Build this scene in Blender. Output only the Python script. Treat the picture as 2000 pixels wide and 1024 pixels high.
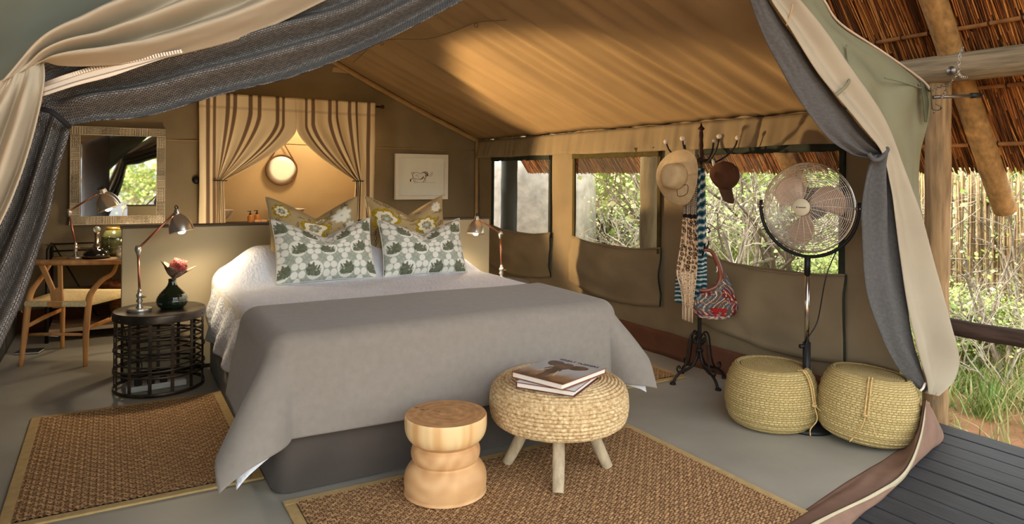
import bpy, math, random
import numpy as np
from mathutils import Vector, Matrix, noise
for o in list(bpy.data.objects): bpy.data.objects.remove(o)
scene = bpy.context.scene
COL = scene.collection
R_ = random.Random(7)
PI = math.pi
# ---------------------------------------------------------------- camera
F, U0, V0, H = 1344.0, 1000.0, 344.0, 1.35          # focal length in pixels, principal point, eye height
CAMR = Matrix.Rotation(math.radians(-30.3), 3, 'Z') @ Matrix.Rotation(PI/2, 3, 'X') @ Matrix.Rotation(math.radians(.5), 3, 'Z')
EYE = Vector((0, 0, H))
cd = bpy.data.cameras.new('camera'); cam = bpy.data.objects.new('camera', cd); COL.objects.link(cam)
cd.sensor_width = 36; cd.lens = 36*F/2000; cd.shift_y = -(512-V0)/2000; cd.clip_start = .02; cd.clip_end = 300
cam.matrix_world = Matrix.Translation(EYE) @ CAMR.to_4x4()
scene.camera = cam
scene.view_settings.view_transform = 'Standard'; scene.view_settings.look = 'None'
scene.view_settings.gamma = 1; scene.view_settings.use_curve_mapping = False
scene.view_settings.exposure = 0.7
# ---------------------------------------------------------------- sky, sun and the room's strong warm light
w = bpy.data.worlds.new('sky'); scene.world = w; w.use_nodes = True
nt = w.node_tree; nt.nodes.clear()
sky = nt.nodes.new('ShaderNodeTexSky'); sky.sky_type = 'NISHITA'; sky.sun_disc = False
sky.sun_elevation = math.radians(38); sky.sun_rotation = math.radians(-60); sky.air_density = 1.0; sky.dust_density = 2.5; sky.ozone_density = 1
hs = nt.nodes.new('ShaderNodeHueSaturation'); hs.inputs['Saturation'].default_value = .10
bgd = nt.nodes.new('ShaderNodeBackground'); bgd.inputs['Strength'].default_value = .78
wo = nt.nodes.new('ShaderNodeOutputWorld')
nt.links.new(sky.outputs[0], hs.inputs['Color']); nt.links.new(hs.outputs[0], bgd.inputs['Color']); nt.links.new(bgd.outputs[0], wo.inputs['Surface'])
def light(name, kind, loc, energy, col, aim=None, size=.1, **kw):
    l = bpy.data.lights.new(name, kind); o = bpy.data.objects.new(name, l); COL.objects.link(o)
    l.energy = energy; l.color = col; o.location = loc
    if kind in ('POINT', 'SPOT'): l.shadow_soft_size = size
    if aim is not None: o.rotation_euler = (Vector(aim)-Vector(loc)).to_track_quat('-Z', 'Y').to_euler()
    for k, v in kw.items(): setattr(l, k, v)
    return o
light('sun', 'SUN', (-8, 8, 12), 4.2, (1, .93, .8), aim=(0, 0, 0), angle=.02)
# low warm lamp on the floor behind the headboard, thrown across the tent
light('warm_floor_light', 'SPOT', (.45, 6.25, .90), 500, (1, .68, .35), aim=(3.66, 4.2, 1.56), size=.06, spot_size=math.radians(50), spot_blend=.38)
light('warm_spill', 'POINT', (.75, 6.1, .88), 12, (1, .80, .54), size=.08)
light('bathroom_light', 'POINT', (1.9, 7.5, 2.1), 28, (1, .78, .50), size=.12)
# ---------------------------------------------------------------- helpers: pixels of the photograph to points of the place
def ray(u, v): return CAMR @ Vector(((u-U0)/F, -(v-V0)/F, -1))
def fl(u, v, z=0): d = ray(u, v); return EYE + d*((z-H)/d.z)
def oy(u, v, y): d = ray(u, v); return EYE + d*(y/d.y)
def ox(u, v, x): d = ray(u, v); return EYE + d*(x/d.x)
def V(*a): return Vector(a)
def lerp(a, b, t): return a+(b-a)*t
def sstep(a, b, x):
    t = min(1, max(0, (x-a)/(b-a))); return t*t*(3-2*t)
def nz(x, y=0, z=0): return noise.noise((x, y, z))
ORG = {}
def org(o): return ORG.get(o.name, Vector((0, 0, 0)))
class MB:
    def __init__(s): s.v = []; s.f = []; s.uv = []; s.c = []; s.mi = []
    def add(s, vs, fs, uvs=None, cs=None):
        b = len(s.v); s.v += [tuple(x) for x in vs]
        s.uv += uvs if uvs else [(0, 0)]*len(vs)
        s.c += cs if cs else [(1, 1, 1)]*len(vs)
        s.f += [tuple(b+i for i in f) for f in fs]; return s
    def box(s, c, d, rz=0, m=None):
        c = Vector(c); m = m or Matrix.Rotation(rz, 3, 'Z'); x, y, z = d[0]/2, d[1]/2, d[2]/2
        vs = [c+m@Vector(p) for p in ((-x,-y,-z),(x,-y,-z),(x,y,-z),(-x,y,-z),(-x,-y,z),(x,-y,z),(x,y,z),(-x,y,z))]
        return s.add(vs, [(3,2,1,0),(4,5,6,7),(0,1,5,4),(1,2,6,5),(2,3,7,6),(3,0,4,7)])
    def tube(s, pts, r, n=8, closed=False, flat=1.0, caps=True):
        pts = [Vector(p) for p in pts]; k = len(pts)
        rs = r if isinstance(r, (list, tuple)) else [r]*k
        tan = []
        for i in range(k):
            a = pts[(i-1) % k] if closed or i > 0 else pts[i]
            b = pts[(i+1) % k] if closed or i < k-1 else pts[i]
            t = (b-a); tan.append(t.normalized() if t.length > 1e-9 else Vector((0, 0, 1)))
        up = Vector((0, 0, 1)) if abs(tan[0].z) < .9 else Vector((1, 0, 0))
        nrm = (up - tan[0]*up.dot(tan[0])).normalized(); vs = []; uvs = []; L = 0
        for i in range(k):
            nrm = (nrm - tan[i]*nrm.dot(tan[i])); nrm = nrm.normalized() if nrm.length > 1e-6 else tan[i].orthogonal().normalized()
            bi = tan[i].cross(nrm)
            if i: L += (pts[i]-pts[i-1]).length
            for j in range(n):
                a = 2*PI*j/n; vs.append(pts[i]+(nrm*math.cos(a)+bi*math.sin(a)*flat)*rs[i]); uvs.append((L, a*rs[i]))
        fs = []
        for i in range(k if closed else k-1):
            for j in range(n):
                a, b = i*n+j, i*n+(j+1) % n; c, d = ((i+1) % k)*n+(j+1) % n, ((i+1) % k)*n+j
                fs.append((a, b, c, d))
        if caps and not closed: fs += [tuple(reversed(range(n))), tuple((k-1)*n+j for j in range(n))]
        return s.add(vs, fs, uvs)
    def lathe(s, prof, c=(0,0,0), n=32, m=None, wob=None, cs=None):
        c = Vector(c); m = m or Matrix.Identity(3); vs = []; uvs = []; L = 0; cc = [] if cs else None
        for i, (r, z) in enumerate(prof):
            if i: L += math.hypot(r-prof[i-1][0], z-prof[i-1][1])
            for j in range(n):
                a = 2*PI*j/n; rr = r*(wob(a, i) if wob else 1)
                vs.append(c+m@Vector((rr*math.cos(a), rr*math.sin(a), z))); uvs.append((a*max(r, .02), L))
                if cs: cc.append(cs(a, rr, z))
        fs = []
        for i in range(len(prof)-1):
            for j in range(n): fs.append((i*n+j, i*n+(j+1) % n, (i+1)*n+(j+1) % n, (i+1)*n+j))
        if prof[0][0] > 1e-5: fs.append(tuple(reversed(range(n))))
        if prof[-1][0] > 1e-5: fs.append(tuple((len(prof)-1)*n+j for j in range(n)))
        return s.add(vs, fs, uvs, cc)
    def grid(s, P, cs=None, closed=False, keep=None):
        a, b = len(P), len(P[0]); vs = []; uvs = []
        lu = [0]*a
        mid = b//2
        for i in range(1, a): lu[i] = lu[i-1]+(Vector(P[i][mid])-Vector(P[i-1][mid])).length
        for i in range(a):
            l = 0; row = []
            for j in range(b):
                if j: l += math.dist(P[i][j], P[i][j-1])
                row.append(l)
            for j in range(b): vs.append(P[i][j]); uvs.append((lu[i], row[j]-row[-1]/2))
        fs = [(i*b+j, i*b+(j+1) % b, (i+1)*b+(j+1) % b, (i+1)*b+j) for i in range(a-1) for j in range(b if closed else b-1) if keep is None or keep(i, j)]
        return s.add(vs, fs, uvs, cs)
    def prism(s, pts, ext):
        ext = Vector(ext); pts = [Vector(p) for p in pts]; n = len(pts)
        return s.add(pts+[p+ext for p in pts], [tuple(reversed(range(n))), tuple(range(n, 2*n))]+[(i, (i+1) % n, n+(i+1) % n, n+i) for i in range(n)])
    def build(s, name, mat, parent=None, smooth=True, thick=0, bevel=0, sub=0, kind=None, label=None, off=0):
        me = bpy.data.meshes.new(name); o0 = org(parent) if parent else Vector((0, 0, 0))
        me.from_pydata([(x-o0.x, y-o0.y, z-o0.z) for x, y, z in s.v], [], s.f)
        uvl = me.uv_layers.new(name='UVMap')
        li = np.empty(len(me.loops), dtype=np.int32); me.loops.foreach_get('vertex_index', li)
        uvl.data.foreach_set('uv', np.array(s.uv, dtype=np.float32)[li].ravel())
        if any(c != (1, 1, 1) for c in s.c):
            at = me.color_attributes.new('col', 'FLOAT_COLOR', 'POINT')
            at.data.foreach_set('color', np.array([(*lin(c), 1) for c in s.c], dtype=np.float32).ravel())
        if smooth:
            me.polygons.foreach_set('use_smooth', [True]*len(me.polygons))
            if smooth == 'auto':
                try: me.set_sharp_from_angle(angle=math.radians(38))
                except Exception: pass
        me.materials.append(mat)
        o = bpy.data.objects.new(name, me); COL.objects.link(o)
        if parent: o.parent = parent
        ORG[o.name] = o0
        if bevel:
            md = o.modifiers.new('bevel', 'BEVEL'); md.width = bevel; md.segments = 2; md.limit_method = 'ANGLE'
        if thick:
            md = o.modifiers.new('thickness', 'SOLIDIFY'); md.thickness = thick; md.offset = off
        if sub:
            md = o.modifiers.new('subdivision', 'SUBSURF'); md.levels = sub; md.render_levels = sub
        if kind: o['kind'] = kind
        if label: o['label'] = label
        return o
def thing(name, label, cat, loc=(0, 0, 0), group=None):
    o = bpy.data.objects.new(name, None); COL.objects.link(o); o.location = loc; o.empty_display_size = .05
    o['label'] = label; o['category'] = cat
    if group: o['group'] = group
    ORG[o.name] = Vector(loc); return o
def tag(o, label, cat, group=None, kind=None):
    o['label'] = label; o['category'] = cat
    if group: o['group'] = group
    if kind: o['kind'] = kind
    return o
def copy_tree(o, parent=None, shift=None):
    c = o.copy(); COL.objects.link(c); ORG[c.name] = org(o)
    if parent: c.parent = parent
    for ch in list(o.children): copy_tree(ch, c)
    return c
def crm(P, n):
    """Catmull-Rom through the control rows of P (k, ...), n+1 samples"""
    P = np.asarray(P, dtype=float); k = len(P); t = np.linspace(0, k-1, n+1); i = np.minimum(t.astype(int), k-2); f = (t-i)
    f = f.reshape((-1,)+(1,)*(P.ndim-1))
    g = lambda j: P[np.clip(j, 0, k-1)]
    p0 = np.where((i-1 < 0).reshape(f.shape), 2*P[0]-P[1], g(i-1)); p3 = np.where((i+2 > k-1).reshape(f.shape), 2*P[-1]-P[-2], g(i+2)); p1, p2 = g(i), g(i+1)
    return .5*((2*p1)+(-p0+p2)*f+(2*p0-5*p1+4*p2-p3)*f*f+(-p0+3*p1-3*p2+p3)*f**3)
def surf(rows, nu, nv, disp=None, dirn=None):
    A = crm(rows, nu); A = np.swapaxes(crm(np.swapaxes(A, 0, 1), nv), 0, 1)
    if disp:
        if dirn is None:
            du = np.gradient(A, axis=0); dv = np.gradient(A, axis=1); N = np.cross(du, dv); N /= np.linalg.norm(N, axis=2, keepdims=True)+1e-9
        else: N = np.broadcast_to(np.array(dirn, float), A.shape)
        D = np.array([[disp(i/nu, j/nv) for j in range(nv+1)] for i in range(nu+1)]); A = A+N*D[:, :, None]
    return A.tolist()
def arc(c, r, a0, a1, n, ax=(1,0,0), ay=(0,0,1)):
    c, ax, ay = Vector(c), Vector(ax), Vector(ay)
    return [c+(ax*math.cos(lerp(a0, a1, i/n))+ay*math.sin(lerp(a0, a1, i/n)))*r for i in range(n+1)]
def spl(pts, n): return [Vector(p) for p in crm([tuple(p) for p in pts], n)]
# ---------------------------------------------------------------- materials
def lin(c): return tuple(x/12.92 if x <= .04045 else ((x+.055)/1.055)**2.4 for x in c)
def rgb(r, g, b): return (r/255, g/255, b/255)
MATS = {}
def mat(name, col=(1, 1, 1), rough=.8, metal=0, var=.12, vs=6, bump=0, bs=120, kind='noise', coord='Object', col2=None, vcol=False, spec=.3, trans=0, emit=None, es=0, stretch=(1,1,1), sheen=0, alpha=1, bd=.01, coat=0, fvar=None):
    if name in MATS: return MATS[name]
    m = bpy.data.materials.new(name); MATS[name] = m; m.use_nodes = True; t = m.node_tree; N = t.nodes; L = t.links
    b = N['Principled BSDF']; b.inputs['Roughness'].default_value = rough; b.inputs['Metallic'].default_value = metal
    b.inputs['Specular IOR Level'].default_value = spec; b.inputs['Transmission Weight'].default_value = trans; b.inputs['Alpha'].default_value = alpha
    if sheen: b.inputs['Sheen Weight'].default_value = sheen
    if coat: b.inputs['Coat Weight'].default_value = coat
    if emit: b.inputs['Emission Color'].default_value = (*emit, 1); b.inputs['Emission Strength'].default_value = es
    tc = N.new('ShaderNodeTexCoord'); mp = N.new('ShaderNodeMapping'); L.new(tc.outputs[coord], mp.inputs[0]); mp.inputs['Scale'].default_value = stretch
    def tex(kind, scale):
        if kind == 'weave':
            a = N.new('ShaderNodeTexWave'); a.bands_direction = 'X'; a.inputs['Scale'].default_value = scale; a.inputs['Distortion'].default_value = .6; a.inputs['Detail'].default_value = 1
            c = N.new('ShaderNodeTexWave'); c.bands_direction = 'Y'; c.inputs['Scale'].default_value = scale; c.inputs['Distortion'].default_value = .6; c.inputs['Detail'].default_value = 1
            L.new(mp.outputs[0], a.inputs[0]); L.new(mp.outputs[0], c.inputs[0])
            x = N.new('ShaderNodeMath'); x.operation = 'MULTIPLY'; L.new(a.outputs['Fac'], x.inputs[0]); L.new(c.outputs['Fac'], x.inputs[1]); return x.outputs[0]
        if kind == 'brick':
            a = N.new('ShaderNodeTexBrick'); a.inputs['Scale'].default_value = scale; a.inputs['Color1'].default_value = (1,1,1,1); a.inputs['Color2'].default_value = (.55,.55,.55,1); a.inputs['Mortar'].default_value = (0,0,0,1)
            a.inputs['Mortar Size'].default_value = .09; a.inputs['Mortar Smooth'].default_value = .6; a.inputs['Row Height'].default_value = .42; a.inputs['Brick Width'].default_value = .8
            L.new(mp.outputs[0], a.inputs[0]); return a.outputs['Color']
        if kind == 'voronoi':
            a = N.new('ShaderNodeTexVoronoi'); a.inputs['Scale'].default_value = scale; L.new(mp.outputs[0], a.inputs[0]); return a.outputs['Distance']
        if kind == 'wave':
            a = N.new('ShaderNodeTexWave'); a.inputs['Scale'].default_value = scale; a.inputs['Distortion'].default_value = 3; a.inputs['Detail'].default_value = 3; L.new(mp.outputs[0], a.inputs[0]); return a.outputs['Fac']
        a = N.new('ShaderNodeTexNoise'); a.inputs['Scale'].default_value = scale; a.inputs['Detail'].default_value = 5; L.new(mp.outputs[0], a.inputs[0]); return a.outputs['Fac']
    c1 = lin(col); c2 = lin(col2) if col2 else tuple(x*(1-var*1.6) for x in c1)
    if not col2: c1 = tuple(min(1, x*(1+var)) for x in c1)
    if vcol:
        at = N.new('ShaderNodeAttribute'); at.attribute_name = 'col'; L.new(at.outputs['Color'], b.inputs['Base Color'])
    else:
        mx = N.new('ShaderNodeMix'); mx.data_type = 'RGBA'; mx.inputs['A'].default_value = (*c2, 1); mx.inputs['B'].default_value = (*c1, 1)
        f = tex(fvar or ('noise' if kind in ('weave', 'brick') else kind), vs)
        rp = N.new('ShaderNodeMapRange'); rp.inputs['From Min'].default_value = .3; rp.inputs['From Max'].default_value = .7; L.new(f, rp.inputs['Value']); L.new(rp.outputs[0], mx.inputs['Factor'])
        if kind == 'brick' or fvar == 'weave': rp.inputs['From Min'].default_value = 0; rp.inputs['From Max'].default_value = 1 if kind == 'brick' else .7
        L.new(mx.outputs['Result'], b.inputs['Base Color'])
    if bump:
        bn = N.new('ShaderNodeBump'); bn.inputs['Strength'].default_value = bump; bn.inputs['Distance'].default_value = bd
        L.new(tex('noise' if kind == 'wave' else kind, bs), bn.inputs['Height']); L.new(bn.outputs[0], b.inputs['Normal'])
    return m
canvas = mat('canvas_khaki', rgb(134,119,93), .9, bump=.25, bs=5, bd=.02, var=.10, vs=3, stretch=(1,1,1))
canvas_ceil = mat('canvas_ceiling', rgb(160,134,96), .85, var=.08, vs=2, bump=.12, bs=200, kind='noise')
canvas_tan = mat('canvas_tan', rgb(162,152,132), .85, var=.05, vs=3, bump=.25, bs=260, kind='weave', coord='UV', bd=.002)
canvas_green = mat('canvas_green', rgb(120,120,96), .7, var=.06, vs=3, bump=.12, bs=260, kind='weave', coord='UV', bd=.002)
canvas_olive = mat('canvas_window_edge', rgb(74,64,30), .9, var=.15, vs=20)
canvas_dark = mat('canvas_dark_green', rgb(40,46,36), .8, var=.15, vs=12)
canvas_brown = mat('canvas_brown', rgb(124,96,80), .85, var=.10, vs=8, bump=.2, bs=14, bd=.01)
skirt_brown = mat('skirting_brown', rgb(98,62,44), .85, var=.10, vs=8, bump=.2, bs=14, bd=.01)
mesh_grey = mat('mesh_grey_knit', rgb(116,114,110), .9, kind='brick', coord='UV', fvar='brick', vs=90, bs=90, col2=rgb(24,24,26), bump=.6, bd=.002)
mesh_fine = mat('mesh_grey_fine', rgb(84,83,82), .9, var=.12, vs=60, bump=.3, bs=400, kind='weave', coord='UV', bd=.002)
tape = mat('zipper_tape', rgb(214,203,188), .8, var=.05)
metal_tooth = mat('zipper_metal', rgb(190,170,155), .35, metal=.8)
concrete = mat('polished_concrete', rgb(150,147,136), .5, var=.12, vs=1.6, bump=.03, bs=6, spec=.3)
# ================================================================ the tent
XR, XL, YB, YF, EAVE, RX, RZ = 3.66, -.66, 7.05, 1.93, 1.757, 1.5, 2.76
def struct(o): o['kind'] = 'structure'; return o
FLR = [fl(1300,1170), fl(1400,1105), fl(1530,1024), fl(1665,935), fl(1745,886), fl(1790,850)]
struct(MB().prism([V(XL-.05, 1.2, -.08)]+[V(p.x, p.y-.01, -.08) for p in FLR]+[V(3.60, 2.0, -.08), V(XR+.05, 2.05, -.08), V(XR+.05, 8.2, -.08), V(XL-.05, 8.2, -.08)], (0,0,.08)).build('floor', concrete, smooth=False))
# ceiling: two sagging slopes, wrinkles run from ridge to eave
def slope_z(x): return lerp(EAVE, RZ, 1-abs(x-RX)/(XR-RX))
P = []
NI, NJ = 30, 190
for side in (1, -1):
    g = []
    for j in range(NJ+1):
        y = lerp(2.13, YB+.02, j/NJ); row = []
        for i in range(NI+1):
            t = i/NI; x = RX+side*(XR-RX)*t
            sag = -.05*math.sin(PI*t)*(.6+.4*math.sin(y*2.2))
            yy = y+.22*t
            wv = .042*nz(yy*3.6, t*.8, side)+.026*nz(yy*9.5, t*1.2, 5)+.010*nz(yy*22, t*1.8, 9)
            row.append((x, y, slope_z(x)+sag+wv*min(1, 5*t+.3)*min(1, 6*(1-t)+.25)))
        g.append(row)
    P.append(g)
cl = MB(); cl.grid(P[0]); cl.grid(P[1]); ceil_o = struct(cl.build('ceiling', canvas_ceil, thick=.004))
# thin cord with small hanging clips under the ceiling
cordp = [oy(u, v, y) for u, v, y in ((690,135,6.6),(745,122,5.6),(830,95,5.0),(880,72,4.6),(930,40,4.2),(990,5,3.9))]
cordp = [V(p.x, p.y, slope_z(p.x)-.055) for p in cordp]
MB().tube(spl(cordp, 40), .003, 5).build('seam_cord', canvas, ceil_o)
for i in (1, 4):
    p = cordp[i]; MB().tube(arc((p.x, p.y, p.z-.018), .014, 0, 2*PI, 12), .003, 5).build('hanging_ring', canvas, ceil_o)
# gable seam down the back wall
g = [V(RX+(XR-RX)*t, YB-.035, slope_z(RX+(XR-RX)*t)-.015-.03*math.sin(PI*t)) for t in np.linspace(-.95, 1, 40)]
struct(MB().tube(g, .027, 8, flat=.6).build('trim_1', mat('canvas_seam', rgb(172,142,100), .9)))
struct(MB().tube([V(XR-.03, YB-.04, 0), V(XR-.03, YB-.04, EAVE)], .02, 8).build('trim_2', mat('canvas_seam', (0,0,0))))
# back wall with the curtained opening
OX0, OX1, OZ = .80, 2.33, 1.95
xs = sorted(set([round(x, 3) for x in np.linspace(XL, XR, 80)]+[OX0, OX1])); zs = sorted(set([round(z, 3) for z in np.linspace(0, RZ, 50)]+[OZ]))
g = [[(x, YB+.02*nz(x*2.1, z*2.1, 3)+.012*nz(x*5, z*1.5+x, 8), min(z, slope_z(x)+.01)) for z in zs] for x in xs]
MB().grid(g, keep=lambda i, j: not (xs[i] >= OX0-1e-4 and xs[i+1] <= OX1+1e-4 and zs[j+1] <= OZ+1e-4)).build('wall_back', canvas, thick=.004)['kind'] = 'structure'
MB().tube(spl([V(XL, YB-.012, 1.66), V(.5, YB-.016, 1.655), V(2.4, YB-.016, 1.64), V(XR, YB-.012, 1.63)], 20), .005, 6).build('trim_3', MATS['canvas_seam'])['kind'] = 'structure'
# side walls: the right one with three windows
WZ0, WZ1 = .775, 1.545
WIN = [(5.515, 6.66), (3.995, 5.12), (2.465, 3.60)]
def side_wall(name, x, wins, sgn, m=None):
    ys = sorted(set([round(y, 3) for y in np.linspace(2.13, YB, 120)]+[a for w_ in wins for a in w_])); zs = sorted(set([round(z, 3) for z in np.linspace(0, EAVE+.05, 40)]+[WZ0, WZ1]))
    g = []
    for y in ys:
        r = []
        for z in zs:
            k = max(0, min(1, 4*z)); d = .018*nz(y*2.4, z*1.3, 2)+.010*nz(y*7, z*2+y, 4)
            d += .02*nz(y*9, 0, 7)*sstep(1.5, 1.7, z)
            r.append((x+sgn*d*k, y, z))
        g.append(r)
    inside = lambda i, j: any(ys[i] >= a-1e-4 and ys[i+1] <= b+1e-4 for a, b in wins) and zs[j] >= WZ0-1e-4 and zs[j+1] <= WZ1+1e-4
    return struct(MB().grid(g, keep=lambda i, j: not inside(i, j)).build(name, m or canvas, thick=.004))
side_wall('wall_right', XR, WIN, 1)
side_wall('wall_left', XL, [], -1, mesh_fine)
# gathered pelmet along the eave
g = []
for y in np.linspace(2.15, YB-.02, 260):
    r = []
    for t in np.linspace(0, 1, 8):
        r.append((XR-.02-.035*t-(.012+.02*t)*(nz(y*10, 0, t*.4)+.5*nz(y*23, 1, t*.3)), y, EAVE-.01-t*.195-.012*nz(y*2, 3)*t))
    g.append(r)
struct(MB().grid(g).build('trim_4', canvas, thick=.003))
# brown skirting
def skirt(name, pts, m=skirt_brown):
    g = []
    n = 90
    for i in range(n+1):
        p = crm([tuple(q) for q in pts], n)[i]; r = []
        for t in np.linspace(0, 1, 6): r.append((p[0]-.012*nz(p[1]*6, t*2)-.03*t*0-.012, p[1], .185*t+.01*nz(p[1]*3)))
        g.append(r)
    return struct(MB().grid(g).build(name, m, thick=.003))
skirt('baseboard_right', [V(XR-.015, 2.14, 0), V(XR-.03, 3.5, 0), V(XR-.015, 5.2, 0), V(XR-.01, YB-.03, 0)])
struct(MB().grid([[(x, YB-.03+.008*nz(x*6, t), .19*t) for t in (0, .5, 1)] for x in np.linspace(XL, .78, 30)]).build('baseboard_back', skirt_brown, thick=.003))
# windows: webbing, gauze screen, flap let down under the sill
gauze = bpy.data.materials.new('insect_gauze'); gauze.use_nodes = True
_n = gauze.node_tree.nodes; _l = gauze.node_tree.links; _n.clear()
_o = _n.new('ShaderNodeOutputMaterial'); _m = _n.new('ShaderNodeMixShader'); _t = _n.new('ShaderNodeBsdfTransparent'); _d = _n.new('ShaderNodeBsdfDiffuse')
_d.inputs['Color'].default_value = (.55, .55, .5, 1); _m.inputs[0].default_value = .10; _t.inputs['Color'].default_value = (.97, .97, .97, 1)
_l.new(_t.outputs[0], _m.inputs[1]); _l.new(_d.outputs[0], _m.inputs[2]); _l.new(_m.outputs[0], _o.inputs['Surface'])
MATS['gauze'] = gauze
flapsag = [(.00, .03), (.03, .03), (.06, .06)]
for k, (a, b) in enumerate(WIN):
    wn = thing('window_%d' % (k+1), '', '', (XR, (a+b)/2, WZ0)); del wn['label'], wn['category']; wn['kind'] = 'structure'
    MB().grid([[(XR+.012, y, z) for z in np.linspace(WZ0, WZ1, 4)] for y in np.linspace(a, b, 4)]).build('gauze_screen', gauze, wn)
    for y in (a, b): MB().box((XR-.012, y, (WZ0+WZ1)/2), (.02, .034, WZ1-WZ0+.03)).build('side_webbing', canvas_dark if k != 1 else canvas_olive, wn, bevel=.003, smooth=False)
    g = [[(XR-.03-.012*nz(y*14, 0, k), y, WZ1+.04-.075*t+.012*nz(y*16, 3, k)*t) for t in np.linspace(0, 1, 4)] for y in np.linspace(a-.01, b+.01, 60)]
    MB().grid(g).build('head_webbing', canvas_dark if k != 1 else canvas_olive, wn, thick=.004)
    L = b-a; low = (.42, .43, .50)[k]
    g = []
    for i in range(61):
        s = i/60; y = lerp(a-.03, b+.03, s); r = []
        for j in range(17):
            t = j/16
            top = WZ0+.035-.05*math.sin(PI*s)+(.02 if k == 2 else 0)*(s-.5)
            z = top - t*(low+.02*math.sin(2.5*s+k))
            out = .02+.035*math.sin(PI*min(1, t*1.1))*(.5+.5*math.sin(PI*s))+.018*nz(s*3+k, t*2.2)+.012*nz(s*5+t*4, t*3-s*4, k)+.02*t*s
            r.append((XR-out, y, z))
        g.append(r)
    fo = MB().grid(g).build('window_flap', canvas, wn, thick=.005)
    hem = [Vector(g[i][0])+V(-.004, 0, 0) for i in range(0, 61, 3)]
    MB().tube(hem, .006, 6).build('flap_hem', canvas, fo)
    # loop of the tie-down tape at the flap's near edge
    e = [Vector(g[0][j])+V(-.004, -.004, 0) for j in range(17)]
    MB().tube(e, .006, 6).build('edge_tape', canvas_dark, fo)
# ================================================================ front of the tent: tied-back flaps
def rows_px(rows, nv):
    """rows of ((u,v,Y) left, (u,v,Y) right) -> control rows with nv+1 points"""
    out = []
    for a, b in rows:
        p, q = oy(*a), oy(*b); out.append([tuple(p.lerp(q, j/nv)) for j in range(nv+1)])
    return out
def folds(k, amp, tight=0, ph=0, drift=0, grow=1.0, end=1.0, sharp=1.0):
    def f(s, t):
        a = amp*(tight+(1-tight)*sstep(0, .35*grow, s))*(1 if end >= 1 else 1-(1-end)*sstep(.7, 1, s))
        w_ = math.sin(2*PI*k*(t+drift*s)+ph+1.3*nz(s*2.3, t*2, ph)); w_ = math.copysign(abs(w_)**sharp, w_)
        return a*w_+.15*amp*nz(s*9, t*16, ph+3)
    return f
lf = thing('door_flap', 'tan canvas door flap tied back above the grey mesh, beside the mirror', 'tent flap', tuple(oy(60, 300, 1.75)), 'door flaps of the tent')
r = rows_px([((5,160,1.74),(85,117,1.78)), ((78,80,1.76),(124,122,1.76)), ((160,36,1.79),(240,117,1.79)), ((240,-4,1.82),(352,99,1.82)), ((345,-52,1.85),(500,57,1.85)), ((470,-110,1.88),(650,-12,1.88))], 4)
MB().grid(surf(r, 90, 64, folds(2.6, .036, .1, .8, .0), (0,-1,.15))).build('gathered_top', canvas_tan, lf, thick=.003)
r = rows_px([((2,158,1.74),(86,116,1.78)), ((-30,205,1.74),(85,165,1.74)), ((-90,300,1.72),(68,250,1.73)), ((-150,420,1.72),(38,350,1.73)), ((-210,560,1.72),(0,440,1.73)), ((-270,760,1.72),(-95,620,1.73)), ((-330,1000,1.72),(-200,900,1.73)), ((-360,1250,1.72),(-260,1200,1.73))], 4)
MB().grid(surf(r, 80, 56, folds(2.6, .026, .12, 2.2, .05), (0,-1,0))).build('hanging_side', canvas_tan, lf, thick=.003)
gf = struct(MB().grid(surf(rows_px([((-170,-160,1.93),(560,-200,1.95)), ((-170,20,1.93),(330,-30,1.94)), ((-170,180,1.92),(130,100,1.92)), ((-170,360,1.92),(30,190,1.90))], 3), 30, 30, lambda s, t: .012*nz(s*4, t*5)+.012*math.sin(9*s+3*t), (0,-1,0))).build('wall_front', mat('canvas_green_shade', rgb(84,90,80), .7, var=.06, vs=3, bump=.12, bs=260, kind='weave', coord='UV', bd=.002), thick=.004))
fp = struct(MB().grid([[(x, 1.99+.01*nz(x*9, z*3), z) for z in np.linspace(0, 1.95, 12)] for x in np.linspace(XL, -.30, 8)]).build('wall_front_lining', mesh_fine, thick=.004))
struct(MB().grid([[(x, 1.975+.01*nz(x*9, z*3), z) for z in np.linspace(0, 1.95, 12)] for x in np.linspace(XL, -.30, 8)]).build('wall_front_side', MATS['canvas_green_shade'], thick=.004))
lm = thing('mesh_curtain', 'charcoal knitted mesh curtain knotted to the tent side beside the mirror', 'tent curtain', tuple(oy(100, 300, 1.9)), 'mesh curtains of the doorway')
r = rows_px([((60,118,1.90),(98,238,1.90)), ((84,110,1.90),(134,243,1.90)), ((118,98,1.89),(185,235,1.88)), ((240,80,1.89),(295,226,1.88)), ((352,60,1.9),(437,185,1.88)), ((495,20,1.92),(580,150,1.90)), ((645,-8,1.94),(742,86,1.92)), ((770,-70,1.96),(930,-10,1.94))], 4)
MB().grid(surf(r, 110, 60, folds(2.7, .026, .22, 1.1, .12), (0,-1,.2))).build('swag', mesh_grey, lm, thick=.002)
r = rows_px([((84,200,1.90),(134,243,1.90)), ((66,245,1.88),(134,266,1.88)), ((40,330,1.87),(112,342,1.87)), ((10,400,1.87),(99,412,1.87)), ((-30,480,1.87),(79,478,1.87)), ((-85,580,1.87),(48,575,1.87)), ((-150,700,1.87),(-5,692,1.87)), ((-210,800,1.87),(-85,860,1.87)), ((-270,1100,1.87),(-190,1080,1.87))], 4)
MB().grid(surf(r, 110, 44, folds(2.3, .022, .25, .3, .05), (0,-1,0))).build('hanging_panel', mesh_grey, lm, thick=.002)
MB().tube(spl([oy(83,214,1.86), oy(100,218,1.84), oy(118,232,1.845), oy(134,246,1.87)], 14), .006, 8, flat=1.6).build('tie_strap', mat('strap_black', rgb(26,26,28), .8), lm)
up = [(84,168),(130,151),(200,130),(280,115),(358,101)]; lo = [(84,188),(150,167),(212,151),(262,134),(345,105)]
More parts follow.
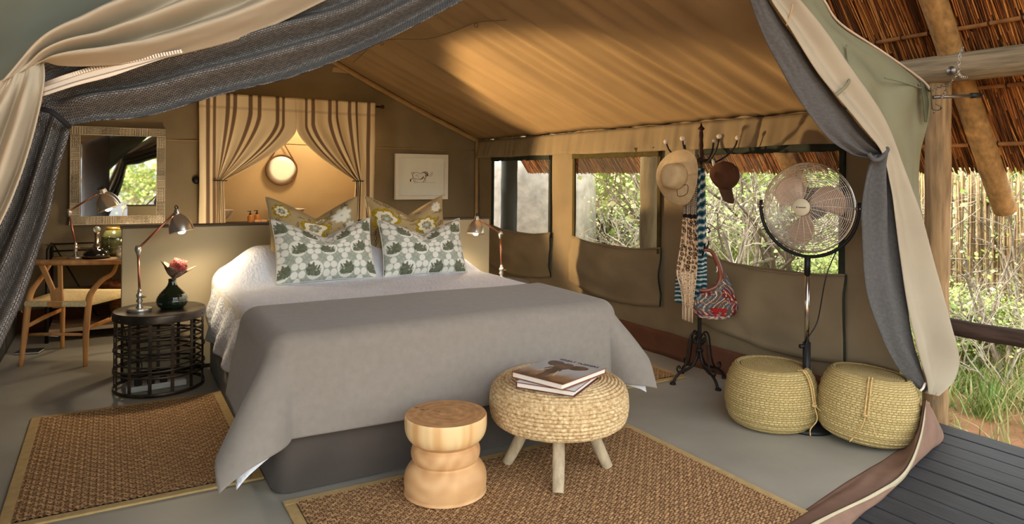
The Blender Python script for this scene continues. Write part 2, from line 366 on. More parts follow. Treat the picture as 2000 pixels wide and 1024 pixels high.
r = [[tuple(oy(a[0], a[1], 1.826)), tuple(oy(b[0], b[1], 1.822))] for a, b in zip(up, lo)]
zt = MB().grid(surf(r, 40, 4)).build('zipper_tape', tape, lm, thick=.002)
tp = spl([q[0] for q in r], 58); zb = MB()
for i in range(58):
    d = (tp[i+1]-tp[i]).normalized(); a = tp[i]+V(0, -.004, .001)
    mm = Matrix((d, V(0,-1,0), d.cross(V(0,-1,0)))).transposed()
    zb.box(a, (.0042, .005, .009), m=mm)
zb.build('zipper_teeth', metal_tooth, zt, smooth=False, kind='stuff')
MB().tube([Vector(q[1]).lerp(Vector(q[0]), .35)+V(0, -.003, 0) for q in surf(r, 40, 1)], .0012, 5).build('stitching', mat('stitch', rgb(150,140,126), .9), zt)
# right hand flaps
rt = thing('door_flap', 'tan canvas door flap hanging from the tent corner next to the wooden post', 'tent flap', tuple(oy(1800, 770, 1.95)), 'door flaps of the tent')
r = rows_px([((1478,-50,2.02),(1512,-50,2.0)), ((1496,0,2.02),(1553,0,2.0)), ((1534,53,2.0),(1600,55,1.98)), ((1588,134,1.99),(1655,130,1.97)), ((1632,190,1.98),(1698,190,1.96)), ((1680,248,1.96),(1732,248,1.95)), ((1722,300,1.95),(1755,302,1.94)),
 ((1734,360,1.95),(1775,365,1.93)), ((1742,430,1.95),(1797,435,1.92)), ((1756,530,1.95),(1821,530,1.92)), ((1772,620,1.95),(1847,630,1.92)), ((1790,700,1.95),(1866,700,1.92)), ((1803,745,1.95),(1858,742,1.92)), ((1806,768,1.95),(1826,772,1.93))], 4)
tf = lambda s, t: .02*math.sin(2*PI*1.1*t+1)*(.3+.7*abs(math.cos(PI*min(1, s/.46)*.5)) if s < .46 else .3+.7*sstep(.46, .7, s))+.012*nz(s*6, t*3)
MB().grid(surf(r, 110, 30, tf, (0,-1,0))).build('canvas_panel', canvas_tan, rt, thick=.003)
MB().tube(spl([oy(1654,88,2.02), oy(1657,115,2.0), oy(1661,145,1.975), oy(1655,165,1.955), oy(1632,186,1.95)], 20), .007, 6, flat=.3).build('tie_tape', canvas_green, rt)
MB().tube(spl([oy(1548,8,1.985), oy(1545,22,1.98), oy(1536,50,1.985)], 10), .004, 6).build('seam', mat('canvas_seam', (0,0,0)), rt)
MB().tube(spl([oy(1868,700,1.915), oy(1860,742,1.915), oy(1827,772,1.925)], 14), .005, 6).build('hem', canvas_brown, rt)
rm = thing('mesh_curtain', 'charcoal mesh curtain knotted near the fan, its tail ending beside the straw baskets', 'tent curtain', tuple(oy(1780, 760, 2.0)), 'mesh curtains of the doorway')
r = rows_px([((1448,-50,2.06),(1482,-50,2.05)), ((1464,0,2.06),(1500,0,2.04)), ((1491,70,2.06),(1545,66,2.03)), ((1537,158,2.06),(1607,156,2.02)), ((1576,218,2.05),(1652,214,2.01)), ((1618,271,2.04),(1692,262,2.0)), ((1660,300,2.02),(1716,286,1.99)), ((1700,310,2.0),(1728,296,1.98))], 4)
MB().grid(surf(r, 90, 36, lambda s, t: .03*math.sin(PI*t)*(1-s)+.016*sstep(.45, 1, s)*math.sin(2*PI*2.6*t+1+2*s)*(1-.6*sstep(.9, 1, s))+.004*nz(s*14, t*8), (-.2,-1,0))).build('swag', mesh_fine, rm, thick=.002)
r = rows_px([((1700,304,1.99),(1731,298,1.97)), ((1690,325,2.0),(1736,325,1.97)), ((1681,390,2.01),(1743,395,1.97)), ((1679,460,2.02),(1751,470,1.97)), ((1690,570,2.02),(1766,570,1.97)), ((1718,655,2.02),(1777,645,1.97)), ((1755,720,2.0),(1795,710,1.97)), ((1798,764,1.98),(1809,758,1.97))], 4)
MB().grid(surf(r, 90, 36, lambda s, t: .022*math.sin(2*PI*1.9*t+.6+1.5*s)*(.5+.5*math.cos(PI*s))+.02*math.sin(PI*t)+.012*nz(s*5, t*3), (-.2,-1,0))).build('hanging_tail', mesh_fine, rm, thick=.002)
MB().tube(spl([oy(1696,300,1.96), oy(1706,312,1.945), oy(1720,310,1.94), oy(1733,292,1.95), oy(1722,288,1.99)], 18), .011, 8).build('knot', mesh_fine, rm)
MB().tube(spl([oy(1797,764,1.955), oy(1803,758,1.95), oy(1807,748,1.95)], 6), .006, 6).build('zipper_end', tape, rm)
# green outer fly at the corner
r = rows_px([((1510,-60,2.04),(1560,-60,2.10)), ((1540,0,2.04),(1606,0,2.10)), ((1580,50,2.03),(1640,47,2.10)), ((1630,105,2.02),(1722,103,2.08)), ((1665,155,2.01),(1797,156,2.06)), ((1688,182,2.0),(1817,182,2.05)), ((1722,240,1.99),(1811,240,2.05)), ((1745,306,1.98),(1798,308,2.04)), ((1765,380,1.97),(1793,380,2.02)), ((1785,450,1.96),(1806,450,1.98))], 4)
def flyf(s, t):
    k = sstep(.2, .5, s)*(1-sstep(.55, .75, s)); return .018*math.sin(2*PI*(1.6*t+2.2*s)+.5)*k+.010*nz(s*6, t*4)
fly = struct(MB().grid(surf(r, 90, 40, flyf, (0,-1,0))).build('wall_front_corner', canvas_green, thick=.004))
MB().tube(spl([oy(1728,152,1.99), oy(1760,160,2.0), oy(1812,176,2.03)], 14), .004, 6).build('corner_seam', canvas_green, fly)
MB().tube(spl([oy(1609,0,2.09), oy(1641,46,2.09), oy(1725,102,2.07), oy(1800,156,2.05), oy(1819,180,2.04)], 24), .006, 6).build('edge_binding', mat('binding_sand', rgb(190,170,150), .9), fly)
st = mat('strap_green', rgb(82,84,62), .8)
MB().grid(surf([[tuple(oy(1797,158,2.03)), tuple(oy(1804,162,2.03))], [tuple(oy(1802,190,2.01)), tuple(oy(1813,195,2.01))], [tuple(oy(1805,220,2.01)), tuple(oy(1812,222,2.01))], [tuple(oy(1806,238,2.01)), tuple(oy(1810,239,2.01))]], 12, 3)).build('corner_strap', st, fly, thick=.004)
MB().tube(spl([oy(1806,168,2.03), oy(1815,178,1.99), oy(1818,172,1.98), oy(1820,200,1.98), oy(1822,214,1.98), oy(1835,215,1.97), oy(1838,209,1.96), oy(1828,204,1.96)], 24), .006, 6, flat=.4).build('buckle_strap', st, fly)
MB().box(oy(1824,218,1.97), (.02, .006, .018), .5).build('buckle', mat('steel_dull', rgb(120,118,112), .4, metal=.9), fly)
# sill of the groundsheet with its zip
Pi = [fl(1300,1170), fl(1400,1105), fl(1530,1024), fl(1665,935), fl(1745,886), fl(1790,845), fl(1800,810)]
Ti = [oy(1370,1170,1.50), oy(1460,1105,1.57), oy(1582,1026,1.665), oy(1700,968,1.74), oy(1762,925,1.80), oy(1792,860,1.86), oy(1806,784,1.92)]
Oi = [fl(1440,1190,-.02), fl(1540,1110,-.02), fl(1660,1024,-.02), fl(1745,955,-.02), fl(1800,885,-.02), fl(1843,856,-.01), oy(1812,785,1.93)]
g = [[tuple(a), tuple(a.lerp(b, .5)+V(0, .012, 0)), tuple(b), tuple(b.lerp(c, .5)+V(0, -.015, .0)), tuple(c)] for a, b, c in zip(Pi, Ti, Oi)]
sl = struct(MB().grid(surf(g, 70, 24, lambda s, t: .006*nz(s*14, t*6))).build('trim_5', canvas_brown, thick=.003))
zz = spl(Ti, 60)
MB().grid([[tuple(p+V(0, -.008, .010)), tuple(p+V(0, -.012, -.014))] for p in zz]).build('zip_tape', mat('zip_tape_sand', rgb(176,164,136), .8), sl, thick=.003)
MB().tube([p+V(0, -.006, .008) for p in zz], .0035, 6).build('zip_teeth', mat('zip_dark', rgb(70,60,46), .5, metal=.4), sl)
MB().box(oy(1826,786,1.92), (.012, .006, .03), .3).build('zip_pull', MATS['steel_dull'], rt, smooth=False)
# ================================================================ bed
BX0, BX1, BY0, BY1, BZ = .60, 2.38, 2.96, 5.16, .655
hbm = mat('headboard_paint', rgb(170,156,126), .6, var=.04, vs=2)
hb = struct(MB().box((1.445, 5.26, .49), (2.75, .12, .985)).build('headboard_partition', hbm, smooth=False, bevel=.006))
del hb['kind']; tag(hb, 'long khaki headboard wall standing behind the double bed', 'headboard')
MB().box((1.445, 5.26, .988), (2.77, .135, .012)).build('top_cap', mat('cap_dark', rgb(80,70,55), .6), hb, smooth=False)
MB().box((1.445, 5.196, .012), (2.75, .006, .03)).build('shadow_strip', mat('gap_shade', rgb(30,28,26), .9), hb, smooth=False)  # dark strip painted in for the shade along the headboard's foot
bed = thing('double_bed', 'double bed base upholstered in charcoal velvet, its mattress hidden under covers', 'bed', ((BX0+BX1)/2, (BY0+BY1)/2, 0))
velvet = mat('charcoal_velvet', rgb(80,73,68), .9, var=.12, vs=4, sheen=.1, bump=.05, bs=300)
def rbox(c, d, r, n=5):
    """box with rounded vertical edges and soft top edge"""
    x, y, z = d[0]/2, d[1]/2, d[2]; pr = []
    for cx, cy, a0 in ((x-r, -y+r, -PI/2), (x-r, y-r, 0), (-x+r, y-r, PI/2), (-x+r, -y+r, PI)):
        for i in range(n+1): a = a0+PI/2*i/n; pr.append((cx+r*math.cos(a), cy+r*math.sin(a)))
    m = MB(); g = []
    for t, ins in ((0, .01), (.01, 0), (z-.03, 0), (z-.008, .009), (z, .03)):
        g.append([(c[0]+px*(1-ins/x), c[1]+py*(1-ins/y), c[2]+t) for px, py in pr])
    m.grid(g, closed=True); k = len(pr); b = len(m.v); m.f.append(tuple(range(b-k, b))); m.f.append(tuple(reversed(range(b-4*k-k, b-4*k)))); return m
rbox(((BX0+BX1)/2, (BY0+BY1)/2, .005), (BX1-BX0, BY1-BY0, .335), .07).build('base', velvet, bed)
rbox(((BX0+BX1)/2, (BY0+BY1)/2, .34), (BX1-BX0-.01, BY1-BY0-.01, .29), .09).build('mattress', mat('ticking', rgb(215,212,206), .9), bed)
def drape(a0, a1, b0, b1, top, ovl, ovr, ovf, na, nb, rad, flare, rip, mound=None, zmin=.015):
    """cloth over the bed: rectangle a0..a1 x b0.., hanging ovl, ovr at the sides and ovf at the foot (towards -Y)"""
    g = []
    As = np.concatenate([np.linspace(a0-ovl, a0, na//4, endpoint=False), np.linspace(a0, a1, na//2, endpoint=False), np.linspace(a1, a1+ovr, na//4+1)])
    Bs = np.concatenate([np.linspace(b1, b0, nb//2, endpoint=False), np.linspace(b0, b0-ovf, nb//2+1)])
    for b in Bs:
        row = []
        for a in As:
            da = a0-a if a < a0 else (a1-a if a > a1 else 0)      # + left, - right
            db = b0-b if b < b0 else 0
            sx = min(max(a, a0), a1); sy = max(b, b0); o = math.hypot(da, db)
            z = top+.006*nz(a*2.2, b*2.2, 1)
            if o > 1e-6:
                ux, uy = -da/o, -db/o
                if o < rad*PI/2: th = o/rad; hx = rad*math.sin(th); dz = rad*(1-math.cos(th))
                else: e = o-rad*PI/2; hx = rad+e*flare(ux, uy, a, b); dz = rad+e*math.sqrt(max(.2, 1-flare(ux, uy, a, b)**2))
                k = sstep(.05, .4, o)
                hx += rip(ux, uy, a, b)*k
                z -= dz; z = max(z, zmin); x, y = sx+ux*hx, sy+uy*hx
            else: x, y = sx, sy
            if mound: z += mound(a, b, o)
            row.append((x, y, z))
        g.append(row)
    return g
linen_white = mat('white_quilt', rgb(232,236,246), .9, var=.03, vs=12, bump=.75, bs=42, bd=.014, stretch=(1.5,.7,1))
def mnd(a, b, o):
    m = .205*sstep(4.38, 4.72, b)*(1-.35*sstep(4.9, 5.15, b))*sstep(.55, .88, a)*(1-sstep(2.1, 2.45, a)); return m*(1 if o < .02 else max(0, 1-o*4))+.004*nz(a*9, b*7)
sp = MB().grid(drape(BX0+.07, BX1-.07, BY0+.08, BY1-.03, BZ+.004, .45, .34, .44, 120, 110, .06,
    lambda ux, uy, a, b: .02+.05*(abs(ux) > .95)+.50*(2*abs(ux*uy))**1.5, lambda ux, uy, a, b: (.016*math.sin(a*22+b*17)+.012*nz(b*7, a*7)+.01)*sstep(3.2, 3.8, b), mnd)).build('bedspread', linen_white, thick=.004)
tag(sp, 'white textured bedspread spread over the bed and hanging at its sides', 'bedspread')
throw_m = mat('taupe_linen', rgb(136,129,121), .95, var=.04, vs=30, bump=.25, bs=330, kind='weave', bd=.002, sheen=.2)
th = MB().grid(drape(BX0+.055, BX1-.055, BY0+.065, 3.66, BZ+.022, .475, .32, .475, 140, 120, .085,
    lambda ux, uy, a, b: .06+.50*(2*abs(ux*uy))**1.2+.10*abs(ux), lambda ux, uy, a, b: .016*math.sin(5*math.atan2(-uy, ux))*(2*abs(ux*uy))+.009*nz(a*4, b*4)+.012)).build('bed_throw', throw_m, thick=.004)
tag(th, 'taupe linen throw covering the foot of the bed', 'throw')
# ---------------------------------------------------------------- cushions
def ell(x, y, cx, cy, rx, ry, rot=0):
    dx, dy = x-cx, y-cy; c, s = math.cos(rot), math.sin(rot); return math.hypot((dx*c+dy*s)/rx, (-dx*s+dy*c)/ry)
OLIVE, OLD, WHT = rgb(160,165,150), rgb(92,97,78), rgb(230,228,218)
def mixc(a, b, t): return tuple(lerp(p, q, t) for p, q in zip(a, b))
def rhino_print(x, y):
    """x, y in metres on the cushion: medallions with a horned head, white trefoils between"""
    W, Hh = .205, .148
    best = None
    for r in range(-4, 5):
        yy = r*Hh; off = W/2 if r % 2 else 0
        k = round((x-off)/W); dx, dy = x-(k*W+off), y-yy; d = math.hypot(dx, dy)
        if best is None or d < best[0]: best = (d, dx, dy, r, k)
    d, dx, dy, r, k = best; f = -1 if (r+k) % 2 else 1
    R0 = .056; px, py = f*dx/R0, dy/R0
    if d < R0*1.02:
        n = .18*nz(x*130, y*130)
        head = ell(px, py, -.42, -.02, .62, .62) < 1+n or ell(px, py, .1, -.32, .62, .34, -.25) < 1+n or ell(px, py, -.66, .5, .16, .36, .4) < 1 or ell(px, py, -.2, .52, .14, .32, -.3) < 1 or ell(px, py, .40, .10, .12, .44, -.55) < 1 or ell(px, py, .12, .2, .09, .3, -.5) < 1
        if head and not ell(px, py, .2, -.12, .12, .08) < 1: return mixc(OLD, rgb(120,124,104), .5+.9*nz(x*70, y*70, 2))
        return WHT if (d > R0*.74 or py > .1) else rgb(176,180,164)
    cx = [(W/2, Hh*.26), (W/2, -Hh*.26), (-W/2, Hh*.26), (-W/2, -Hh*.26), (0, Hh*.74), (0, -Hh*.74)]
    for (ax, ay) in cx:
        up = 1 if ay > 0 else -1
        if abs(ax) < .01: up = -up
        qx, qy = dx-ax, dy-ay
        for q in range(3):
            a = PI/2*up+q*2*PI/3
            if math.hypot(qx-.027*math.cos(a), qy-.027*math.sin(a)) < .0222: return WHT
    a = math.atan2(dy, dx); return mixc(OLIVE, rgb(178,182,170), .5+.5*math.sin(a*22)) if d < R0*1.5 else OLIVE
TAN_, YEL, BRN, GRN = rgb(176,155,114), rgb(186,152,32), rgb(88,70,52), rgb(110,112,92)
def floral(flowers, seed):
    rr = random.Random(seed); tw = [(rr.uniform(-.28, .28), rr.uniform(-.18, .2), rr.uniform(0, PI), rr.uniform(.02, .035)) for _ in range(44)]
    def f(x, y):
        for fx, fy, fr, kind in flowers:
            dx, dy = x-fx, y-fy; d = math.hypot(dx, dy); a = math.atan2(dy, dx)
            e = fr*(.74+.26*abs(math.cos(a*(2.5 if kind == 0 else 4)+kind)))*(1+.1*nz(x*60, y*60))
            if d < e:
                q = d/e
                if q < .16: return rgb(160,205,190)
                if kind == 2: return rgb(226,224,208) if q < .85 else rgb(188,190,170)
                if q < .42: return mixc(rgb(120,98,74), rgb(205,190,150), .5+.8*nz(x*90, y*90))
                if q < .72: return rgb(228,222,198)
                return mixc(YEL, rgb(140,120,30), .5+nz(x*80, y*80))
        for tx, ty, ta, tl in tw:
            dx, dy = x-tx, y-ty; c, s = math.cos(ta), math.sin(ta); p, q = dx*c+dy*s, -dx*s+dy*c
            if abs(p) < tl:
                if abs(q-.006*math.sin(p*90)) < .0022: return BRN
                e = ell(p % .014, abs(q), .007, .007, .006, .0035, .6)
                if e < 1: return GRN if int(tx*100) % 2 else rgb(112,90,64)
        return TAN_ if nz(x*25, y*25) < .5 else rgb(164,143,102)
    return f
def cushion(name, label, group, base, w_, h_, depth, yaw, lean, notch, pr_, back, m, skew=0.0, dens=(210, 145)):
    """base: bottom middle; leaning back by `lean`"""
    t = thing(name, label, 'cushion', tuple(base), group); n1, n2 = dens
    M = Matrix.Rotation(yaw, 3, 'Z') @ Matrix.Rotation(-lean, 3, 'X')
    def pt(i, j, side, q1, q2):
        s, tt = -1+2*i/q1, -1+2*j/q2
        x = w_/2*s*(1-.055*(1-tt*tt)); z = h_/2*tt*(1-.05*(1-s*s))
        z -= notch*1.25*max(0, 1-abs(s-.02))**1.25*sstep(-.5, 1, tt)**1.5
        th_ = depth/2*max(0, (1-s**4))**.7*max(0, (1-tt**4))**.7
        th_ *= 1-.45*math.exp(-(s/.22)**2)*sstep(.1, 1, tt)
        th_ += .004*nz(s*5, tt*5, w_*9)*(1-abs(s))
        y = (-th_ if side == 0 else th_)
        return Vector(base)+M@Vector((x+skew*tt, y, z+h_/2)), (x, z)
    fr = MB(); g = []; cs = []
    for j in range(n2+1):
        row = []
        for i in range(n1+1):
            p, (x, z) = pt(i, j, 0, n1, n2); row.append(tuple(p)); cs.append(pr_(w_/2*(-1+2*i/n1), h_/2*(-1+2*j/n2)))
        g.append(row)
    fr.grid(g, cs); fr.build('printed_front', m, t)
    bk = MB(); bk.grid([[tuple(pt(i, j, 1, 40, 30)[0]) for i in range(41)] for j in range(31)]); bk.build('back', back, t)
    ed = [pt(i, 0, 0, 40, 30)[0] for i in range(41)]+[pt(40, j, 0, 40, 30)[0] for j in range(1, 31)]+[pt(i, 30, 0, 40, 30)[0] for i in range(39, -1, -1)]+[pt(0, j, 0, 40, 30)[0] for j in range(29, 0, -1)]
    MB().tube(ed, .0035, 6, closed=True).build('piping', back, t)
    return t
pm = mat('printed_linen', vcol=True, rough=.9, bump=.15, bs=400, kind='weave', bd=.002)
plain = mat('cushion_back', rgb(150,140,112), .9)
plainw = mat('cushion_back_white', rgb(205,203,194), .9)
zc = BZ+.01
cushion('scatter_cushion', 'white cushion with olive rhino medallions, beside the green vase end of the bed', 'rhino print cushions', (1.215, 4.40, zc), .655, .42, .17, .03, .36, .10, rhino_print, plainw, pm, .0)
cushion('scatter_cushion', 'white cushion with olive rhino medallions, nearer the window lamp', 'rhino print cushions', (1.895, 4.40, zc), .62, .40, .17, -.02, .36, .085, lambda x, y: rhino_print(x+.05, y+.02), plainw, pm, .0)
fA = [(-.03, .0, .115, 0), (.17, .11, .085, 2), (-.24, .13, .06, 1), (.02, .16, .05, 1), (.24, .0, .05, 2)]
fB = [(-.19, .05, .11, 0), (.12, -.01, .105, 1), (.02, -.15, .06, 2), (.22, .15, .05, 2), (-.05, .14, .045, 1)]
cushion('scatter_cushion', 'tan floral cushion with a large white and yellow bloom, below the round bathroom mirror', 'floral cushions', (1.215, 4.66, zc+.10), .63, .45, .18, .02, .30, .12, floral(fA, 3), plain, pm)
cushion('scatter_cushion', 'tan floral cushion with a golden bloom, under the framed animal drawing', 'floral cushions', (1.88, 4.66, zc+.10), .60, .45, .18, -.02, .30, .11, floral(fB, 8), plain, pm)
# ---------------------------------------------------------------- rugs
def rug(label, x0, x1, y0, y1, cx, bw=.045):
    t = thing('sisal_rug', label, 'rug', ((x0+x1)/2, (y0+y1)/2, 0), 'sisal rugs around the bed')
    g = []; nx = int((x1-x0-2*bw)/.0065); ny = int((y1-y0-2*bw)/.0065)
    for j in range(ny+1):
        y = lerp(y0+bw, y1-bw, j/ny); r = []
        for i in range(nx+1):
            x = lerp(x0+bw, x1-bw, i/nx)
            u_, v_ = (x, y) if cx else (y, x)
            k = abs(math.sin(PI*u_/.024+.5*nz(u_*3, v_*9)))*.0075+.0045*abs(math.sin(PI*v_/.019+PI*round(u_/.024)*.5))+.002*nz(x*60, y*60)
            r.append((x, y, .006+k))
        g.append(r)
    MB().grid(g).build('woven_field', mat('sisal', rgb(194,156,110), .95, kind='brick', fvar='brick', vs=30, col2=rgb(104,74,48), bump=.5, bs=30, bd=.006), t)  # darker brown between the strands paints in the shade of the weave gaps
    for c, d in ((((x0+x1)/2, y0+bw/2), (x1-x0, bw)), (((x0+x1)/2, y1-bw/2), (x1-x0, bw)), ((x0+bw/2, (y0+y1)/2), (bw, y1-y0-2*bw)), ((x1-bw/2, (y0+y1)/2), (bw, y1-y0-2*bw))):
        MB().box((c[0], c[1], .006), (d[0], d[1], .011)).build('binding', mat('rug_binding', rgb(176,150,102), .9, var=.08, vs=30, bump=.2, bs=200), t, smooth=False, bevel=.004)
    return t
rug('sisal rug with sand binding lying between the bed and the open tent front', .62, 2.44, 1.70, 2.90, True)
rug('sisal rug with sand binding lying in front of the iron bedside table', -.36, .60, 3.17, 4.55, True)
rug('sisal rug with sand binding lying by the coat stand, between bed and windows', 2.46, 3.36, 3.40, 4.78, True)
# ================================================================ furniture
steel = mat('brushed_steel', rgb(222,219,212), .24, metal=.85, var=.04, vs=20, spec=.6)
copper = mat('copper_tube', rgb(196,132,108), .3, metal=.85, var=.05)
iron = mat('black_iron', rgb(46,42,38), .5, metal=.6, var=.3, vs=14, bump=.2, bs=60)
iron_worn = mat('worn_iron', rgb(104,92,80), .42, metal=.7, var=.5, vs=9, col2=rgb(46,42,38), bump=.25, bs=40)
iron_top = mat('iron_plate', rgb(84,76,68), .38, metal=.7, var=.35, vs=7)
black = mat('black_plastic', rgb(22,22,23), .5)
bulb_m = mat('lit_bulb', rgb(255,235,200), .4, emit=(1, .78, .42), es=60)
bulb_d = mat('lit_bulb_desk', rgb(255,235,200), .4, emit=(1, .72, .36), es=26)
shade_in = mat('shade_lining', rgb(235,225,205), .5, var=.03)
def reading_lamp(label, base, elbow, head, mouth, power, bulb, cat='lamp', basez=None, sc=1.0):
    """base: foot on its table; the arm bends at elbow; shade from head to the middle of its mouth"""
    base, elbow, head, mouth = Vector(base), Vector(elbow), Vector(head), Vector(mouth)
    t = thing('reading_lamp', label, cat, tuple(base), 'jointed reading lamps')
    MB().lathe([(0, 0), (.068*sc, 0), (.07*sc, .006), (.068*sc, .016), (.06*sc, .019), (0, .02)], base, 36).build('foot', steel, t, smooth='auto')
    p0 = V(lerp(base.x, elbow.x, .1), base.y, base.z)
    MB().lathe([(.024, .018), (.016, .03), (.011, .045), (.020, .062), (.013, .075), (.018, .086), (.020, .098), (.012, .11), (.011, .13)], p0, 20).build('lower_joint', steel, t)
    MB().tube([p0+V(.016, -.012, .085), p0+V(.034, -.02, .087)], .005, 8).build('wing_screw', mat('brass', rgb(200,160,80), .3, metal=.9), t)
    MB().tube([p0+V(0, 0, .12), elbow+V(0, 0, -.02)], .0075, 10).build('upright', copper, t)
    j = MB().lathe([(.009, -.045), (.012, -.03), (.016, -.02), (.020, 0), (.016, .016), (.006, .022), (0, .023)], elbow, 18).build('elbow_joint', steel, t)
    d = (head-elbow).normalized()
    MB().tube([elbow-V(0, .012, 0)-d*.012, elbow+V(0, .016, 0)-d*.012], .011, 12).build('pivot', steel, j)
    MB().tube([elbow+d*.015, head-d*.005], .007, 10).build('arm', copper, t)
    ax = (mouth-head).normalized(); L = (mouth-head).length
    zc_ = -ax; xa = zc_.orthogonal().normalized(); M = Matrix((xa, zc_.cross(xa), zc_)).transposed()
    R0 = L*.56
    prof = [(0, .012), (R0*.22, .01), (R0*.25, -.004), (R0*.26, -L*.16), (R0*.34, -L*.2), (R0*.62, -L*.36), (R0*.84, -L*.56), (R0*.96, -L*.8), (R0, -L), (R0*1.03, -L*1.01)]
    s = MB().lathe(prof, head, 36, M).build('shade', steel, t, smooth='auto')
    MB().lathe([(q[0]*.96, q[1]-.001) for q in prof[4:]], head, 36, M).build('shade_lining', shade_in, s)
    MB().tube(arc(head+zc_*.022, .012, 0, 2*PI, 16, tuple(xa), tuple(zc_)), .0035, 6).build('finial_loop', iron, s)
    MB().tube([head+d*-.03+V(0, -.012, 0), head+zc_*-.02+V(0, -.02, 0)], .005, 6).build('bracket', steel, t)
    b = MB().lathe([(0, -L*1.13), (R0*.22, -L*1.10), (R0*.38, -L*.95), (R0*.36, -L*.8), (R0*.2, -L*.6), (R0*.15, -L*.4)], head, 18, M).build('bulb', bulb, t, label='glowing warm bulb')
    lp = head+ax*(L*1.22)
    lo = light('lamp_glow', 'SPOT', tuple(lp), power, (1, .80, .55), aim=tuple(lp+ax), size=.03, spot_size=math.radians(165), spot_blend=.6); lo.name = 'lamp_glow'
    return t
# ---- bedside tables: iron drums
def drum_table(label, c, R0=.262, top=.497):
    t = thing('bedside_table', label, 'table', tuple(c), 'iron drum bedside tables')
    c = Vector(c); tp = MB().lathe([(0, top), (R0*.985, top), (R0*1.0, top-.004), (R0*1.01, top-.012), (R0*1.01, top-.048), (R0*.99, top-.052), (0, top-.05)], c, 64).build('top_plate', iron_top, t, smooth='auto')
    for k in range(9):
        a = 2*PI*k/9+.2; MB().lathe([(0, .004), (.004, .003), (.005, 0)], c+V(math.cos(a)*R0*1.01, math.sin(a)*R0*1.01, top-.03), 8, Matrix.Rotation(a, 3, 'Z')@Matrix.Rotation(PI/2, 3, 'Y')).build('rivet', iron_worn, tp)
    def ring(z, w_, r, tilt, ph, name):
        g = []
        for i in range(65):
            a = 2*PI*i/64; zz = z+tilt*math.sin(a+ph)
            x, y = math.cos(a), math.sin(a)
            g.append([(c.x+x*r, c.y+y*r, c.z+zz-w_/2), (c.x+x*r, c.y+y*r, c.z+zz+w_/2)])
        MB().grid(g).build(name, iron_worn, t, thick=.005)
    ring(.022, .022, R0*.985, 0, 0, 'foot_ring')
    for k in range(13):
        a = 2*PI*k/13+.1; p = c+V(math.cos(a)*R0*.965, math.sin(a)*R0*.965, (top-.04)/2+.008)
        MB().box(p, (.005, .020, top-.06), a).build('upright_bar', iron_worn, t, smooth=False)
    for z, tl, ph in ((.415, .006, .3), (.375, .010, 2.1), (.345, .008, 4), (.305, .012, 1), (.262, .008, 3), (.235, .014, 5.2), (.195, .010, .2), (.15, .013, 2.6), (.12, .008, 4.4)):
        ring(z, .011, R0*(.945 if int(z*1000) % 2 else .985), tl, ph, 'woven_band')
    return t
NS = fl(313, 755); NS = V(NS.x-.005, 4.86, 0)
drum_table('round blackened iron bedside table of woven bands, holding the green vase', NS)
drum_table('round blackened iron bedside table tucked between the bed and the window wall', (2.72, 4.86, 0))
reading_lamp('steel and copper reading lamp standing beside the green vase', (NS.x-.115, 4.83, .497), oy(270, 486, 4.86), oy(346, 412, 4.86), oy(355, 452, 4.84), 11, bulb_m)
reading_lamp('steel and copper reading lamp standing by the window side of the bed', (2.76, 4.88, .497), oy(977, 456, 4.9), oy(931, 425, 4.9), oy(929, 456, 4.88), 11, bulb_m)
# ---- vase with a protea
vc = V(NS.x+.065, 4.83, .497)
def facet(a, i): return 1+.035*abs(math.sin(a*9))*(1 if 3 < i < 26 else .2)
vp = [(r*1.05, z*1.0) for r, z in [(0,0),(.05,0),(.066,.008),(.078,.024),(.084,.042),(.084,.058),(.079,.074),(.069,.092),(.055,.110),(.040,.128),(.029,.143),(.023,.158),(.021,.172),(.023,.182),(.021,.184),(.018,.178)]]
vprof = [tuple(x) for x in crm(vp, 44)]
vz = MB().lathe([(max(0, r*(1+.02*math.sin(z*420))), z) for r, z in vprof], vc, 54, wob=facet).build('bottle_vase', mat('green_glass', rgb(26,58,34), .08, var=.35, vs=30, fvar='weave', col2=rgb(8,22,14), spec=.7, coat=.4, trans=.25))
tag(vz, 'dark green faceted glass vase with a narrow neck on the bedside table', 'vase')
pt_ = thing('protea_flower', 'dried pink protea bloom standing in the green vase', 'flower', tuple(vc+V(0, 0, .15)))
hd = vc+V(.026, 0, .250); pm_ = mat('protea_bract', rgb(124,102,88), .8, var=.3, vs=30)
MB().tube(spl([vc+V(0, 0, .10), vc+V(0, 0, .18), hd+V(-.01, 0, -.03)], 10), .006, 6).build('stem', mat('dry_stem', rgb(96,74,50), .9), pt_)
axm = Matrix.Rotation(.55, 3, 'Y')
MB().lathe([(0, -.055), (.022, -.05), (.042, -.02), (.050, .010), (.046, .038), (.030, .056), (.015, .05), (0, .036)], hd, 24, axm, wob=lambda a, i: 1+.06*math.sin(a*13+i*1.7)).build('bloom', mat('protea_pink', rgb(158,78,74), .9, var=.6, vs=90, col2=rgb(74,34,34), bump=.8, bs=120, bd=.01), pt_)
for k in range(38):
    a = k*2.4; q = .25+.7*((k*.618) % 1); rr_ = .047; z = lerp(-.005, .056, q); r0 = rr_*(1-.55*max(0, q-.5)*1.6)
    p = hd+axm@V(math.cos(a)*r0, math.sin(a)*r0, z); e = hd+axm@V(math.cos(a)*(r0+.004), math.sin(a)*(r0+.004), z+.018)
    MB().tube([p, e], [.0035, .0008], 5).build('floret', mat('protea_tip', rgb(196,98,88), .9, var=.4, vs=80), pt_)
